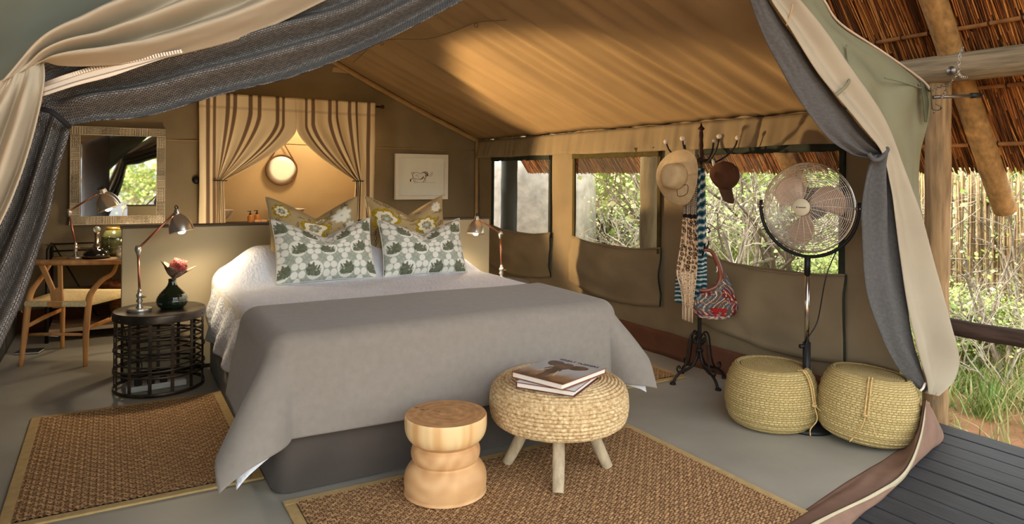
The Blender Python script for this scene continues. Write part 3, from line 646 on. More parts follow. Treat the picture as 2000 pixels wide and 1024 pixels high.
for a, ln, w_, up in ((0.15, .135, .032, .42), (.9, .10, .03, .6), (2.4, .10, .04, .95), (3.3, .11, .042, 1.0), (4.2, .095, .038, .8), (5.3, .10, .032, .5)):
    d = V(math.cos(a), math.sin(a), 0); g = []
    for i in range(9):
        t_ = i/8; wd = w_*math.sin(PI*min(1, .18+t_*.82))**.8; c_ = hd+V(-.010, 0, -.066)+d*(ln*t_*(1.0-.3*up)+.01)+V(0, 0, ln*(up*t_**1.2+.12*t_)); sd = d.cross(V(0, 0, 1))
        g.append([tuple(c_-sd*wd+V(0, 0, wd*.5)), tuple(c_), tuple(c_+sd*wd+V(0, 0, wd*.5))])
    MB().grid(g).build('bract', pm_, pt_, thick=.002, sub=1)
# ---- wishbone chair
oak = mat('oiled_oak', rgb(212,156,98), .5, var=.14, vs=5, stretch=(6,6,.8), bump=.04, bs=60)
A_, B_, C_ = fl(40, 716), fl(167, 716), fl(141, 682)
ch = thing('wishbone_chair', 'oak armchair with a curved rail, Y-shaped back and woven cord seat', 'chair', tuple((A_+B_)/2))
ex = (B_-A_); Wd = ex.length; ex.normalize(); ey = V(-ex.y, ex.x, 0)
def cw(x, y, z): return A_+ex*x+ey*y+V(0, 0, z)      # chair space: x across from near-left leg, y towards the desk
SH = .45
Dp = .50
for nm, pts, rs in (('rear_leg', [cw(0,0,0), cw(.02,.01,.22), cw(.035,.02,.42), cw(.05,.035,.52), cw(.10,.05,.60), cw(.15,.08,.705)], [.014,.020,.021,.020,.015,.012]),
                    ('rear_leg', [cw(Wd,0,0), cw(Wd-.005,.01,.22), cw(Wd+.005,.02,.42), cw(Wd+.01,.04,.50), cw(Wd+.06,.08,.585), cw(Wd+.115,.12,.63), cw(Wd+.135,.14,.70)], [.014,.020,.021,.020,.017,.014,.012]),
                    ('front_leg', [cw(-.02,Dp,0), cw(-.015,Dp-.01,.3), cw(-.01,Dp-.015,.455)], [.013,.018,.017]),
                    ('front_leg', [cw(Wd+.10,Dp,0), cw(Wd+.095,Dp-.01,.3), cw(Wd+.09,Dp-.015,.455)], [.013,.018,.017])):
    MB().tube(spl(pts, 24), list(crm(rs, 24)), 12).build(nm, oak, ch)
rail = [cw(-.16,.42,.665), cw(-.15,.26,.69), cw(-.09,.10,.71), cw(.06,0,.722), cw(Wd/2+.03,-.03,.725), cw(Wd*.85,0,.722), cw(Wd+.15,.12,.712), cw(Wd+.22,.28,.695), cw(Wd+.22,.44,.67)]
MB().tube(spl(rail, 50), [.012+.007*math.sin(PI*i/50) for i in range(51)], 10, flat=1.5).build('top_rail', oak, ch)
MB().prism([cw(.195,.02,.40), cw(.28,.02,.40), cw(.278,.0,.52), cw(.285,-.02,.71), cw(.255,-.02,.71), cw(.248,0,.55), cw(.228,.0,.535), cw(.165,-.02,.71), cw(.125,-.02,.71), cw(.19,0,.53)], ey*.016).build('splat', oak, ch, bevel=.004, smooth=False)
MB().tube([cw(.02,.02,.215), cw(Wd*.5,.02,.220), cw(Wd,.02,.215)], [.008,.013,.008], 10).build('rear_stretcher', oak, ch)
MB().tube([cw(.01,.01,.26), cw(-.01,Dp*.5,.285), cw(-.02,Dp,.30)], [.014,.018,.014], 10, flat=.55).build('side_stretcher', oak, ch)
MB().tube([cw(Wd,.01,.26), cw(Wd+.05,Dp*.5,.285), cw(Wd+.10,Dp,.30)], [.014,.018,.014], 10, flat=.55).build('side_stretcher', oak, ch)
cordm = mat('paper_cord', rgb(240,218,164), .9, var=.1, vs=60)
sc_ = [cw(.03,.005,SH), cw(Wd-.01,.005,SH), cw(Wd+.09,Dp-.01,SH+.005), cw(-.01,Dp-.01,SH+.005)]; ctr = sum(sc_, V(0,0,0))/4-V(0,0,.022)
seat = MB()
for k in range(4):
    a, b = sc_[k], sc_[(k+1) % 4]; g = []
    n = 44
    for i in range(n*2+1):
        e = a.lerp(b, i/(n*2)); h = .0022*abs(math.sin(PI*i/2)) if True else 0
        out = (e-ctr); out.z = 0; out.normalize()
        row = [tuple(e+out*(.006+h)+V(0,0,-.036)), tuple(e+out*(.013+h)+V(0,0,-.018)), tuple(e+out*(.007+h)+V(0,0,h))]
        for q in (.25, .5, .75, 1): row.append(tuple(e.lerp(ctr, q)+V(0,0,h*(1-q))))
        g.append(row)
    seat.grid(g)
seat.build('cord_seat', cordm, ch)
MB().box(cw(.237,-.008,SH-.018), (.10, .012, .036), math.atan2(ex.y, ex.x)).build('seat_block', oak, ch, smooth=False, bevel=.003)
# ---- desk: iron frame with shelves, against the back wall
dk = thing('writing_desk', 'black iron desk with pale shelves and a low back rail under the carved mirror', 'desk', (.25, 6.75, 0))
DX0, DX1, DY0, DY1, DZ = -.42, .95, 6.52, 6.98, .625
dwood = mat('desk_board', rgb(126,100,72), .6, var=.15, vs=8, stretch=(1,6,6))
for x in (DX0, DX1):
    for y in (DY0, DY1): MB().tube([V(x, y, 0), V(x, y, DZ+.10 if y == DY1 else DZ+.02)], .014, 8).build('leg', iron, dk)
    MB().tube(spl([V(x, DY0, DZ), V(x, DY0+.02, DZ+.085), V(x, DY0+.07, DZ+.115), V(x, DY1, DZ+.12)], 14), .011, 8).build('end_rail', iron, dk)
for z in (DZ+.115, DZ+.055): MB().tube([V(DX0, DY1, z), V(DX1, DY1, z)], .006, 6).build('back_rail', iron, dk)
MB().tube([V(DX0+.02, DY1-.05, DZ+.11), V(DX0+.36, DY1, .05)], .006, 6).build('brace', iron, dk)
for z, nm in ((DZ, 'desk_top'), (.36, 'shelf'), (.09, 'shelf')):
    MB().box(((DX0+DX1)/2, (DY0+DY1)/2, z), (DX1-DX0-.02, DY1-DY0-.01, .022)).build(nm, dwood, dk, smooth=False, bevel=.003)
    MB().box(((DX0+DX1)/2, DY0+.002, z), (DX1-DX0-.02, .010, .028)).build('front_edge', iron if z == DZ else mat('edge_pale', rgb(186,170,150), .5), dk, smooth=False)
reading_lamp('dark bronze reading lamp standing on the desk in front of the mirror', oy(148, 500, 6.7)*0+V(-.235, 6.72, DZ+.012), oy(135, 413, 6.72), oy(196, 374, 6.70), oy(212, 408, 6.68), 7, bulb_d)
dcn = thing('decanter', 'black glass decanter with a clear ball stopper on the desk', 'decanter', (.0, 6.68, DZ+.012))
dc = oy(189, 505, 6.68); dc = V(dc.x, 6.68, DZ+.012)
dcn.location = dc; ORG[dcn.name] = dc.copy()
MB().lathe([(0,0),(.085,0),(.098,.015),(.10,.035),(.088,.06),(.06,.082),(.035,.092)], dc, 32).build('body', mat('black_glass', rgb(8,9,10), .06, spec=.8, coat=.5), dcn)
MB().lathe([(.036,.09),(.03,.10),(.022,.12),(.017,.16),(.018,.2),(.022,.215)], dc, 24).build('silver_neck', mat('silver', rgb(205,195,180), .12, metal=1), dcn)
MB().lathe([(0,-.026),(.014,-.022),(.024,-.01),(.026,.004),(.02,.018),(.01,.025),(0,.026)], dc+V(0,0,.238), 20).build('stopper', mat('clear_glass', rgb(235,235,230), .03, trans=.9, spec=.6), dcn)
ln_ = thing('glass_lantern', 'bulbous smoky green glass jar with a brass rim beside the decanter', 'jar', (dc.x+.13, 6.80, DZ+.012)); lc = V(dc.x+.135, 6.82, DZ+.012)
MB().lathe([(0,0),(.06,0),(.085,.02),(.105,.07),(.112,.12),(.105,.17),(.085,.21),(.064,.225)], lc, 32, wob=lambda a, i: 1+.012*math.sin(a*9)).build('body', mat('smoky_glass', rgb(96,98,62), .1, spec=.7, metal=.5, var=.3, vs=9, coat=.4), ln_)
MB().lathe([(.066,.222),(.07,.228),(.07,.245),(.06,.25),(.052,.245)], lc, 28).build('brass_rim', MATS['brass'], ln_)
for z, r0 in ((.075, .108), (.165, .108)): MB().tube(arc(lc+V(0,0,z), r0+.002, 0, 2*PI, 40, (1,0,0), (0,1,0)), .003, 5).build('wire_band', iron, ln_)
MB().tube(spl([lc+V(.07,0,.235), lc+V(.12,0,.21), lc+V(.125,0,.12)], 12), .003, 5).build('wire_handle', iron, ln_)
tag(MB().lathe([(0,0),(.022,0),(.024,.01),(.024,.06),(.014,.072),(.014,.095),(.017,.1),(.012,.1),(.012,.075),(.02,.06),(.02,.012),(0,.01)], V(.075, 6.60, DZ+.012), 18).build('small_bottle', MATS['clear_glass']), 'small clear glass bottle at the desk end near the headboard', 'bottle')
bk_ = thing('wicker_tray', 'brown woven tray lying on the middle desk shelf', 'tray', (.06, 6.7, .372))
MB().lathe([(0,0),(.12,0),(.14,.02),(.15,.055),(.145,.055),(.132,.02),(0,.006)], V(.06, 6.72, .372), 30, wob=lambda a, i: 1+.01*math.sin(a*24)).build('bowl', mat('wicker_brown', rgb(120,70,36), .7, var=.3, vs=40, bump=.6, bs=90), bk_)
for k in range(10):
    a = k*2*PI/10; MB().tube(arc(V(.06+.146*math.cos(a), 6.72+.146*math.sin(a), .428), .012, 0, 2*PI, 8, (math.cos(a), math.sin(a), 0), (0,0,1)), .004, 5).build('rim_loop', MATS['wicker_brown'], bk_)
wb = thing('wicker_basket', 'tan wicker basket standing on the lowest desk shelf behind the chair', 'basket', (.12, 6.75, .102))
for k in range(9): MB().tube(arc(V(.16, 6.75, .115+.02*k), .13+.003*k, 0, 2*PI, 28, (1,0,0), (0,.75,0)), .0105, 6).build('coil', mat('wicker_tan', rgb(150,100,56), .8, var=.25, vs=60), wb)
MB().lathe([(0,0),(.125,0),(.125,.01),(0,.01)], V(.16, 6.75, .103), 24, Matrix.Diagonal((1,.75,1))).build('bottom', MATS['wicker_tan'], wb)
bo = thing('floor_book', 'small dark notebook lying on the floor under the chair', 'book', tuple(fl(57, 690)))
c = fl(58, 689); MB().box(c+V(0,0,.008), (.15, .11, .012), -.25).build('pages', mat('paper', rgb(220,216,205), .9, var=.03), bo, smooth=False)
MB().box(c+V(0,0,.016), (.155, .116, .004), -.25).build('cover', black, bo, smooth=False); MB().box(c+V(0,0,.002), (.155, .116, .003), -.25).build('cover', black, bo, smooth=False)
ps = thing('power_strip', 'white power strip lying on the floor inside the iron bedside table', 'power strip', (NS.x, NS.y, 0))
MB().box((NS.x-.02, NS.y-.03, .02), (.34, .055, .036), .1).build('body', mat('white_plastic', rgb(205,203,196), .5), ps, smooth=False, bevel=.006)
for k in range(3): MB().box((NS.x-.12+.07*k, NS.y-.04+.007*k, .055), (.04, .035, .035), .1).build('plug', black, ps, smooth=False, bevel=.004)
MB().tube(spl([V(NS.x-.12, NS.y-.04, .07), V(NS.x-.10, NS.y+.02, .16), V(NS.x-.17, NS.y+.08, .24), V(NS.x-.20, NS.y+.05, .40), V(NS.x-.25, NS.y+.1, .46), V(NS.x-.275, NS.y+.02, .46)], 50), .003, 6).build('lamp_cord', black, ps)
# ---- carved mirror
MX0, MX1, MZ0, MZ1, MY = -.298, .436, .893, 1.75, 7.0
mr = thing('carved_mirror', 'square wall mirror in a pale carved frame above the desk', 'mirror', ((MX0+MX1)/2, MY, MZ0)); fw = .078
bone = mat('carved_bone', rgb(196,184,162), .75, var=.12, vs=10)
def carve(a, b, seed):
    """relief height at distance a along and b (0..1) across the frame"""
    k = int(a/.12+seed*3); m = (k*7+seed*5) % 4; e = min(1, 8*min(b, 1-b))
    if b < .1 or b > .9: return 0
    if m == 0: h = abs(((a*70+2*abs(b*3 % 1-.5)) % 1)-.5)
    elif m == 1: h = abs(((b*5+1.2*abs(a*40 % 1-.5)) % 1)-.5)
    elif m == 2: h = abs(((a*55) % 1)-.5)
    else: h = .5*abs(math.sin(a*130)*math.sin(b*12))
    return -.012*(h < .2)*e
for (ax_, bx_, horiz, cz, sd) in ((MX0, MX1, True, MZ1-fw/2, 1), (MX0, MX1, True, MZ0+fw/2, 2), (MZ0+fw, MZ1-fw, False, MX0+fw/2, 3), (MZ0+fw, MZ1-fw, False, MX1-fw/2, 4)):
    n = int((bx_-ax_)/.0032); g = []
    for i in range(n+1):
        p = lerp(ax_, bx_, i/n); r = []
        for j in range(25):
            b = j/24; y = MY-.022-carve(p-ax_, b, sd)*1.0+(.02 if j in (0, 24) else 0)
            q = cz-fw/2+fw*b
            r.append((p, y, q) if horiz else (q, y, p))
        g.append(r)
    MB().grid(g).build('frame_side', bone, mr, smooth=False)
MB().box(((MX0+MX1)/2, MY+.022, (MZ0+MZ1)/2), (MX1-MX0, .02, MZ1-MZ0)).build('backing', mat('cap_dark', (0,0,0)), mr, smooth=False)
mg = bpy.data.materials.new('mirror_glass'); mg.use_nodes = True; b_ = mg.node_tree.nodes['Principled BSDF']; b_.inputs['Metallic'].default_value = 1; b_.inputs['Roughness'].default_value = .02; b_.inputs['Base Color'].default_value = (.86, .88, .87, 1)
MB().box(((MX0+MX1)/2, MY-.012, (MZ0+MZ1)/2), (MX1-MX0-2*fw+.01, .006, MZ1-MZ0-2*fw+.01), math.radians(-1.7)).build('glass', mg, mr, smooth=False)
# ---- framed drawing
px0, px1, pz0, pz1 = oy(771, 300, 7.0).x, oy(873, 303, 7.0).x, oy(872, 389, 7.0).z, oy(771, 300, 7.0).z
fr_ = thing('framed_drawing', 'white framed sketch of a long-horned animal on the back wall', 'picture', ((px0+px1)/2, 7.0, pz0))
wf = mat('white_frame', rgb(226,222,212), .5, var=.03)
cx_, cz_, wd_, hd_ = (px0+px1)/2, (pz0+pz1)/2, px1-px0, pz1-pz0
for c, d in (((cx_, 6.985, pz1-.02), (wd_, .045, .04)), ((cx_, 6.985, pz0+.02), (wd_, .045, .04)), ((px0+.02, 6.985, cz_), (.04, .045, hd_-.08)), ((px1-.02, 6.985, cz_), (.04, .045, hd_-.08))): MB().box(c, d).build('frame_bar', wf, fr_, smooth=False, bevel=.002)
MB().box((cx_, 6.998, cz_), (wd_-.06, .008, hd_-.06)).build('paper', mat('drawing_paper', rgb(228,230,220), .3, var=.02, spec=.5), fr_, smooth=False)
ink = mat('sepia_ink', rgb(88,34,34), .9)
def stroke(pts, r):
    q = [V(cx_-wd_/2+wd_*(a-110)/945, 6.992, cz_+hd_/2-hd_*(b-95)/835) for a, b in pts]
    MB().tube(spl(q, 6*len(q)), r, 5).build('ink_line', ink, fr_)
for pts, r in (([(400,470),(410,430),(450,440),(500,432),(560,455),(620,430),(680,420)], .0016), ([(450,440),(420,480),(430,530),(400,560),(385,600)], .0028), ([(390,560),(382,580),(392,605)], .0045), ([(430,530),(470,550),(540,560),(580,560),(610,520)], .002), ([(440,550),(450,600),(470,628)], .0018), ([(470,555),(475,600),(520,618)], .0014), ([(600,440),(640,425),(680,430),(700,470),(680,500),(650,480)], .004), ([(640,440),(670,460),(690,480)], .006), ([(700,490),(740,498),(770,480),(782,430)], .0016), ([(735,450),(750,470),(778,415)], .001), ([(560,555),(600,530),(620,500),(600,560)], .002), ([(620,520),(640,560),(620,605),(605,612)], .0024), ([(640,530),(660,570),(650,610)], .0014), ([(475,500),(500,480),(530,520)], .0016), ([(490,620),(600,618),(680,618),(850,620)], .0008), ([(660,490),(662,530),(650,540)], .0024)): stroke(pts, r)
# ---- curtains over the opening in the back wall
rodz = 2.065
cu_m = mat('striped_cotton', vcol=True, rough=.9, bump=.2, bs=300, kind='weave', bd=.002)
rodc = V(0, 6.955, rodz)
rd = thing('curtain_rod', 'dark wooden curtain rod with a ball end on the back wall', 'curtain rod', (1.6, 6.955, rodz))
MB().tube([V(.66, 6.955, rodz), V(2.455, 6.955, rodz)], .010, 10).build('rod', mat('dark_wood', rgb(70,38,24), .5), rd)
MB().lathe([(0,-.022),(.012,-.02),(.022,-.006),(.022,.006),(.012,.02),(0,.022)], V(2.475, 6.955, rodz), 16).build('finial', MATS['dark_wood'], rd)
MB().tube([V(2.375, 6.955, rodz-.012), V(2.375, 6.955, rodz+.035)], .009, 8).build('bracket', iron, rd)
MB().tube([V(2.375, 6.955, rodz+.02), V(2.375, 7.04, rodz+.02)], .006, 8).build('bracket_arm', iron, rd)
CREAM, STRP = rgb(238,218,180), rgb(122,98,76)
def stripe(q, sts):
    for a, b in sts:
        if a <= q <= b: return STRP
    return CREAM
def panel(label, xa, xm, xtie, side, sts, ztie=1.285, zbot=.80):
    """from the rod down to the tie and the tail below; side +1: outer edge on the right. The inner edge leaves the other panel below the top"""
    t = thing('striped_curtain', label, 'curtain', (xtie, 6.95, zbot), 'striped curtains of the bathroom opening')
    n = 96; mrow = 60; g = []; cs = []
    zsplit = 1.79
    for i in range(mrow+1):
        f = i/mrow; row = []
        for j in range(n+1):
            q = j/n                                            # 0 outer edge, 1 inner edge
            X0 = lerp(xa, xm, q)
            Ltop = rodz+.035
            # path of this thread: straight down, then towards the tie
            ti = xtie+side*(-.055+.075*(1-q))*1.0
            zt = ztie+.0
            if q < .16: xo = X0; ti = X0*.94+xtie*.06
            drop0 = lerp(1.7, zsplit, sstep(.3, 1, q)) if q > .16 else zt
            z = lerp(Ltop, zbot, f)
            if z > zt:
                s = (Ltop-z)/(Ltop-zt); w_ = 0 if z >= drop0+.2 else sstep(0, 1, (drop0+.2-z)/(drop0+.2-zt))
                s0 = .38*q; k = max(0, (s-s0)/(1-s0))**1.5 if q > .16 else s
                x = lerp(X0, ti, k)
            else:
                x = ti+side*(.02*(1-q))*sstep(0, 1, (zt-z)/.5)*0+(-side)*(.05*q*(zt-z))
            # swing low where the free inner edge curves in to the tie
            dip = 0
            amp = lerp(.008, .026, min(1, f*2))
            yv = 6.92-amp*math.sin(q*2*PI*4.2+.6*math.sin(4*f))-.012*nz(q*9, f*5)-.02*sstep(.4, 1, q)*math.sin(PI*min(1, f/.66))
            row.append((x, yv, z-dip)); c = stripe(q, sts)
            if f < .105 and abs(f-.1) < .005: c = mixc(c, STRP, .25)
            cs.append(c)
        g.append(row)
    MB().grid(g, cs).build('cloth', cu_m, t, thick=.002)
    xs_ = [p[0] for p in g[int(mrow*(rodz+.035-ztie)/(rodz+.035-zbot))]]; a, b = min(xs_[15:]), max(xs_[15:])
    MB().tube(arc(V((a+b)/2, 6.915, ztie), (b-a)/2+.006, 0, 2*PI, 24, (1,0,0), (0,.4,0)), .005, 6).build('tie_band', MATS['strap_black'], t)
    return t
LX0, LXM, LX1 = .70, 1.575, 2.385
panel('cream curtain with brown stripes tied back on the side of the carved mirror', LX0, LXM, .86, -1, [(.07,.105),(.14,.175),(.27,.305),(.34,.375),(.50,.54),(.585,.625),(.78,.815),(.85,.885)])
panel('cream curtain with brown stripes tied back on the side of the framed drawing', LX1, LXM, 2.235, 1, [(.07,.105),(.23,.265),(.32,.355),(.48,.52),(.57,.61),(.78,.815),(.86,.895)])
# ---- bathroom behind the opening
bath = mat('bathroom_wall', rgb(186,160,118), .8, var=.06, vs=2)
struct(MB().box((1.55, 8.1, 1.2), (3.2, .08, 2.4)).build('wall_bathroom', bath, smooth=False))
struct(MB().box((-.05, 7.6, 1.2), (.06, 1.0, 2.4)).build('wall_bathroom_side', bath, smooth=False)); struct(MB().box((3.15, 7.6, 1.2), (.06, 1.0, 2.4)).build('wall_bathroom_far_side', bath, smooth=False))
struct(MB().box((1.55, 7.6, 2.43), (3.3, 1.1, .05)).build('ceiling_bathroom', bath, smooth=False))
vn = thing('vanity_counter', 'dark bathroom counter seen over the headboard through the curtains', 'counter', (1.55, 7.75, 0))
MB().box((1.55, 7.75, .80), (2.6, .56, .05)).build('slab', mat('vanity_dark', rgb(60,44,34), .5), vn, smooth=False, bevel=.004)
for x in (.4, 2.7): MB().box((x, 7.75, .385), (.06, .5, .78)).build('support', MATS['vanity_dark'], vn, smooth=False)
def basin(label, c):
    t = MB().lathe([(0,0),(.07,0),(.10,.02),(.16,.08),(.195,.14),(.20,.145),(.19,.142),(.15,.085),(.08,.03),(0,.02)], c, 40).build('wash_basin', mat('ceramic', rgb(222,208,190), .3, spec=.5, var=.02)); return tag(t, label, 'basin', 'vessel basins')
basin('pale vessel basin half hidden by the curtain near the mirror', (.925, 7.72, .826)); basin('pale vessel basin half hidden behind the floral cushion', (1.66, 7.72, .826))
def pump(label, c, m):
    t = thing('pump_bottle', label, 'bottle', tuple(c), 'toiletry bottles')
    MB().lathe([(0,0),(.026,0),(.028,.01),(.028,.075),(.016,.09),(.012,.095)], c, 20).build('bottle', m, t)
    MB().lathe([(.013,.094),(.013,.108),(.005,.11),(.005,.125),(.012,.126),(.012,.133),(0,.134)], c, 14).build('pump', black, t); MB().box(Vector(c)+V(-.014, 0, .13), (.03, .008, .007)).build('spout', black, t, smooth=False)
amb = mat('amber_plastic', rgb(190,120,56), .4)
pump('amber pump bottle standing on the bathroom counter, the taller one', (1.275, 7.62, .826), amb); pump('amber pump bottle standing behind the soap boxes on the bathroom counter', (1.345, 7.64, .830), amb)
for k, (x, lb) in enumerate(((1.335, 'small cream soap box on the bathroom counter, under the bottles'), (1.398, 'small cream soap box on the bathroom counter next to the basin'))):
    s = MB().box((x, 7.56, .846), (.058, .06, .038), .05*k).build('soap_box', mat('soap_paper', rgb(214,170,130), .7, var=.05), smooth=False, bevel=.003); tag(s, lb, 'box', 'soap boxes')
rmr = thing('round_mirror', 'round mirror hung from a leather strap on the bathroom wall', 'mirror', tuple(oy(550, 332, 8.02)))
rc = oy(550, 332, 8.02); rr0 = .165; RM = Matrix.Rotation(PI/2, 3, 'X')
MB().lathe([(rr0+.008, -.02),(rr0+.010, .012),(rr0-.002, .016),(rr0-.004, .006)], rc, 48, RM).build('rim', mat('leather_tan', rgb(110,72,40), .6), rmr)
MB().lathe([(0,.007),(rr0*.6,.008),(rr0-.003,.006)], rc, 48, RM).build('disc', mat('reflection_cream', rgb(255,250,232), .3, var=.01, spec=.5), rmr)  # pale cream surface: the mirror's bright reflection is put into its colour
for s in (-1, 1): MB().tube([rc+V(s*rr0*1.0, -.01, .05), rc+V(.0, -.01, rr0+.17)], .007, 6, flat=.4).build('strap', MATS['leather_tan'], rmr)
MB().lathe([(0,.03),(.012,.028),(.012,0)], rc+V(0, 0, rr0+.17), 14, RM).build('peg', MATS['leather_tan'], rmr)
sw = tag(MB().lathe([(0,.02),(.03,.018),(.036,.008),(.038,0)], oy(384, 352, 7.035), 24, RM).build('wall_speaker', black), 'small black round fitting on the back wall between mirror and curtain', 'wall fitting')
# ================================================================ stools, books, baskets
stp = thing('stump_stool', 'turned pale wooden stool shaped like a chess piece, on the front rug', 'stool', (1.238, 2.655, .017))
sp_ = [tuple(p) for p in crm([(.0,.002),(.160,.0),(.170,.012),(.174,.05),(.170,.085),(.152,.115),(.137,.128),(.134,.134),(.142,.146),(.146,.168),(.142,.19),(.132,.203),(.131,.208),(.150,.222),(.166,.245),(.173,.275),(.173,.315),(.170,.325)], 70)]
def woodc(a, r, z):
    g = .5+.5*math.sin(z*70+2.5*math.sin(a*2)+7*nz(math.cos(a)*1.2, math.sin(a)*1.2, z*3)); b = mixc(rgb(206,164,116), rgb(180,134,88), g*.5+.4*nz(math.cos(a)*4, math.sin(a)*4, z*30))
    if z > .225: b = mixc(rgb(226,196,146), rgb(200,146,88), .5*max(0, nz(math.cos(a)*7, math.sin(a)*7, z*2)+.1)*2.5)
    return tuple(min(1, max(0, x)) for x in b)
MB().lathe(sp_, (1.238, 2.655, .017), 64, wob=lambda a, i: 1+.008*math.sin(2*a+1), cs=woodc).build('turned_body', mat('turned_wood', vcol=True, rough=.5, bump=.05, bs=60), stp)
g = []; cs = []
for i in range(41):
    r = .170*i/40; row = []
    for j in range(65):
        a = 2*PI*j/64; row.append((1.238+r*(1+.008*math.sin(2*a+1))*math.cos(a), 2.655+r*(1+.008*math.sin(2*a+1))*math.sin(a), .342+.002*(1-i/40)))
        k = .5+.5*math.sin(r*190+2.2*nz(math.cos(a)*1.2, math.sin(a)*1.2, r*6)); c = mixc(rgb(186,140,92), rgb(146,102,62), k*.3+.6*nz(r*math.cos(a)*26, r*math.sin(a)*26)+.3*nz(r*math.cos(a)*90, r*math.sin(a)*90))
        if abs(a-2.2-.15*nz(r*30))*r < .0022 and i > 3: c = rgb(92,62,38)
        cs.append(c)
    g.append(row)
MB().grid(g, cs).build('sawn_top', MATS['turned_wood'], stp)
PC = V(1.784, 2.611, 0)
pf = thing('pouffe_stool', 'round pouffe stool crocheted in straw cord on four driftwood legs', 'stool', tuple(PC+V(0,0,.008)))
base = crm([(.02,.433),(.12,.435),(.20,.432),(.258,.422),(.292,.402),(.308,.37),(.312,.325),(.309,.285),(.297,.255),(.268,.238),(.20,.23),(.02,.228)], 400)
prof = []
L = np.concatenate([[0], np.cumsum(np.hypot(*np.diff(base, axis=0).T))])
for k in range(len(base)):
    a, b = base[max(0, k-1)], base[min(len(base)-1, k+1)]; t_ = b-a; n_ = np.array([t_[1], -t_[0]])/(np.hypot(*t_)+1e-9)*-1
    h = .0065*abs(math.sin(PI*L[k]/.0165)); prof.append((base[k][0]+n_[0]*h, base[k][1]+n_[1]*h))
straw = mat('straw_cord', rgb(222,200,156), .9, var=.3, vs=70, col2=rgb(156,122,78), bump=.5, bs=90, kind='voronoi', fvar='noise', coord='Object', bd=.006)
MB().lathe(prof, PC, 110, wob=lambda a, i: 1+.004*math.sin(a*55+i*.9)).build('crocheted_cushion', straw, pf)
drift = mat('driftwood', rgb(176,160,132), .85, var=.2, vs=9, stretch=(4,4,.8), bump=.2, bs=40)
for (u, v) in ((990, 905), (1090, 965), (1187, 913)):
    f = fl(u, v, .014); f.z = .016; c_ = PC.lerp(V(f.x, f.y, 0), .55)
    MB().tube(spl([f, f.lerp(V(c_.x, c_.y, .23), .5)+V(.004, .003, 0), V(c_.x, c_.y, .25)], 10), [.024, .025, .026, .026, .027, .027, .027, .027, .026, .026, .026], 14).build('leg', drift, pf, smooth='auto')
b = V(1.93, 2.82, .016); MB().tube([b, V(1.86, 2.72, .25)], .025, 14).build('leg', drift, pf, smooth='auto')
def book(label, c, ang, w_, h_, z0, th_, spine_m, cover_fn, cm):
    t = thing('picture_book', label, 'book', (c[0], c[1], z0), 'books on the pouffe stool'); Mz = Matrix.Rotation(ang, 3, 'Z'); C_ = V(c[0], c[1], 0)
    MB().box(C_+V(0,0,z0+.0015), (w_, h_, .003), ang).build('back_cover', spine_m, t, smooth=False)
    MB().box(C_+V(0,0,z0+th_/2)+Mz@V(0, .003, 0), (w_-.008, h_-.012, th_-.006), ang).build('pages', MATS['paper'], t, smooth=False)
    MB().box(C_+V(0,0,z0+th_/2)+Mz@V(0, h_/2-.002, 0), (w_, .004, th_), ang).build('spine', spine_m, t, smooth=False)
    MB().box(C_+V(0,0,z0+th_-.0015), (w_, h_, .003), ang).build('front_cover', spine_m, t, smooth=False)
    n1, n2 = 170, 140; g = []; cs = []
    for j in range(n2+1):
        row = []
        for i in range(n1+1):
            s, q = i/n1, j/n2; row.append(tuple(C_+V(0,0,z0+th_+.0006)+Mz@V((s-.5)*w_, (q-.5)*h_, 0))); cs.append(cover_fn(s, q))
        g.append(row)
    MB().grid(g, cs).build('cover_print', cm, t, smooth=False)
    return t, Mz
glossy = mat('glossy_print', vcol=True, rough=.3, spec=.5)
def eleph(s, q):
    # the picture's up is along the long edge: x across, y up
    x, y = 1-q, s
    c = mixc(rgb(182,184,186), rgb(146,148,152), .5+.5*nz(x*3, y*3)); dn = y+.10*nz(x*7, y*7)
    c = mixc(c, rgb(132,92,56), sstep(.42, .12, dn)*.9); c = mixc(c, rgb(60,38,24), sstep(.18, .0, dn))
    n = .07*nz(x*18, y*18)
    if min(ell(x, y, .24, .71, .17, .12, -.35), ell(x, y, .68, .70, .17, .11, .3), ell(x, y, .45, .64, .15, .17), ell(x, y, .46, .40, .10, .22), ell(x, y, .47, .20, .075, .16), ell(x, y, .38, .45, .12, .12)) < 1+n:
        c = mixc(rgb(98,70,52), rgb(40,27,20), .5+.9*nz(x*7, y*7, 2)+.35*(abs(x-.46) < .09 and y < .55))
    if ell(x, y, .30, .38, .016, .14, -.35) < 1 or ell(x, y, .58, .32, .016, .13, .4) < 1: c = rgb(206,176,138)
    return tuple(min(1, max(0, k)) for k in c)
def plainc(s, q):
    c = rgb(208,208,208)
    if .12 < s < .9 and .18 < q < .85: c = mixc(rgb(70,72,72), rgb(120,120,116), .5+nz(s*8, q*8))
    return c
maroon = mat('maroon_cloth', rgb(92,34,40), .7); russet = mat('russet_cloth', rgb(128,74,48), .6)
b2, _ = book('thin white photo book with a maroon spine, under the elephant book', (1.712, 2.508), math.radians(32.9), .30, .27, .441, .024, maroon, plainc, glossy)
b1, Mz = book('large picture book with an elephant on its cover, topmost on the pouffe', (1.731, 2.526), math.radians(19.1), .333, .278, .4665, .026, russet, eleph, glossy)
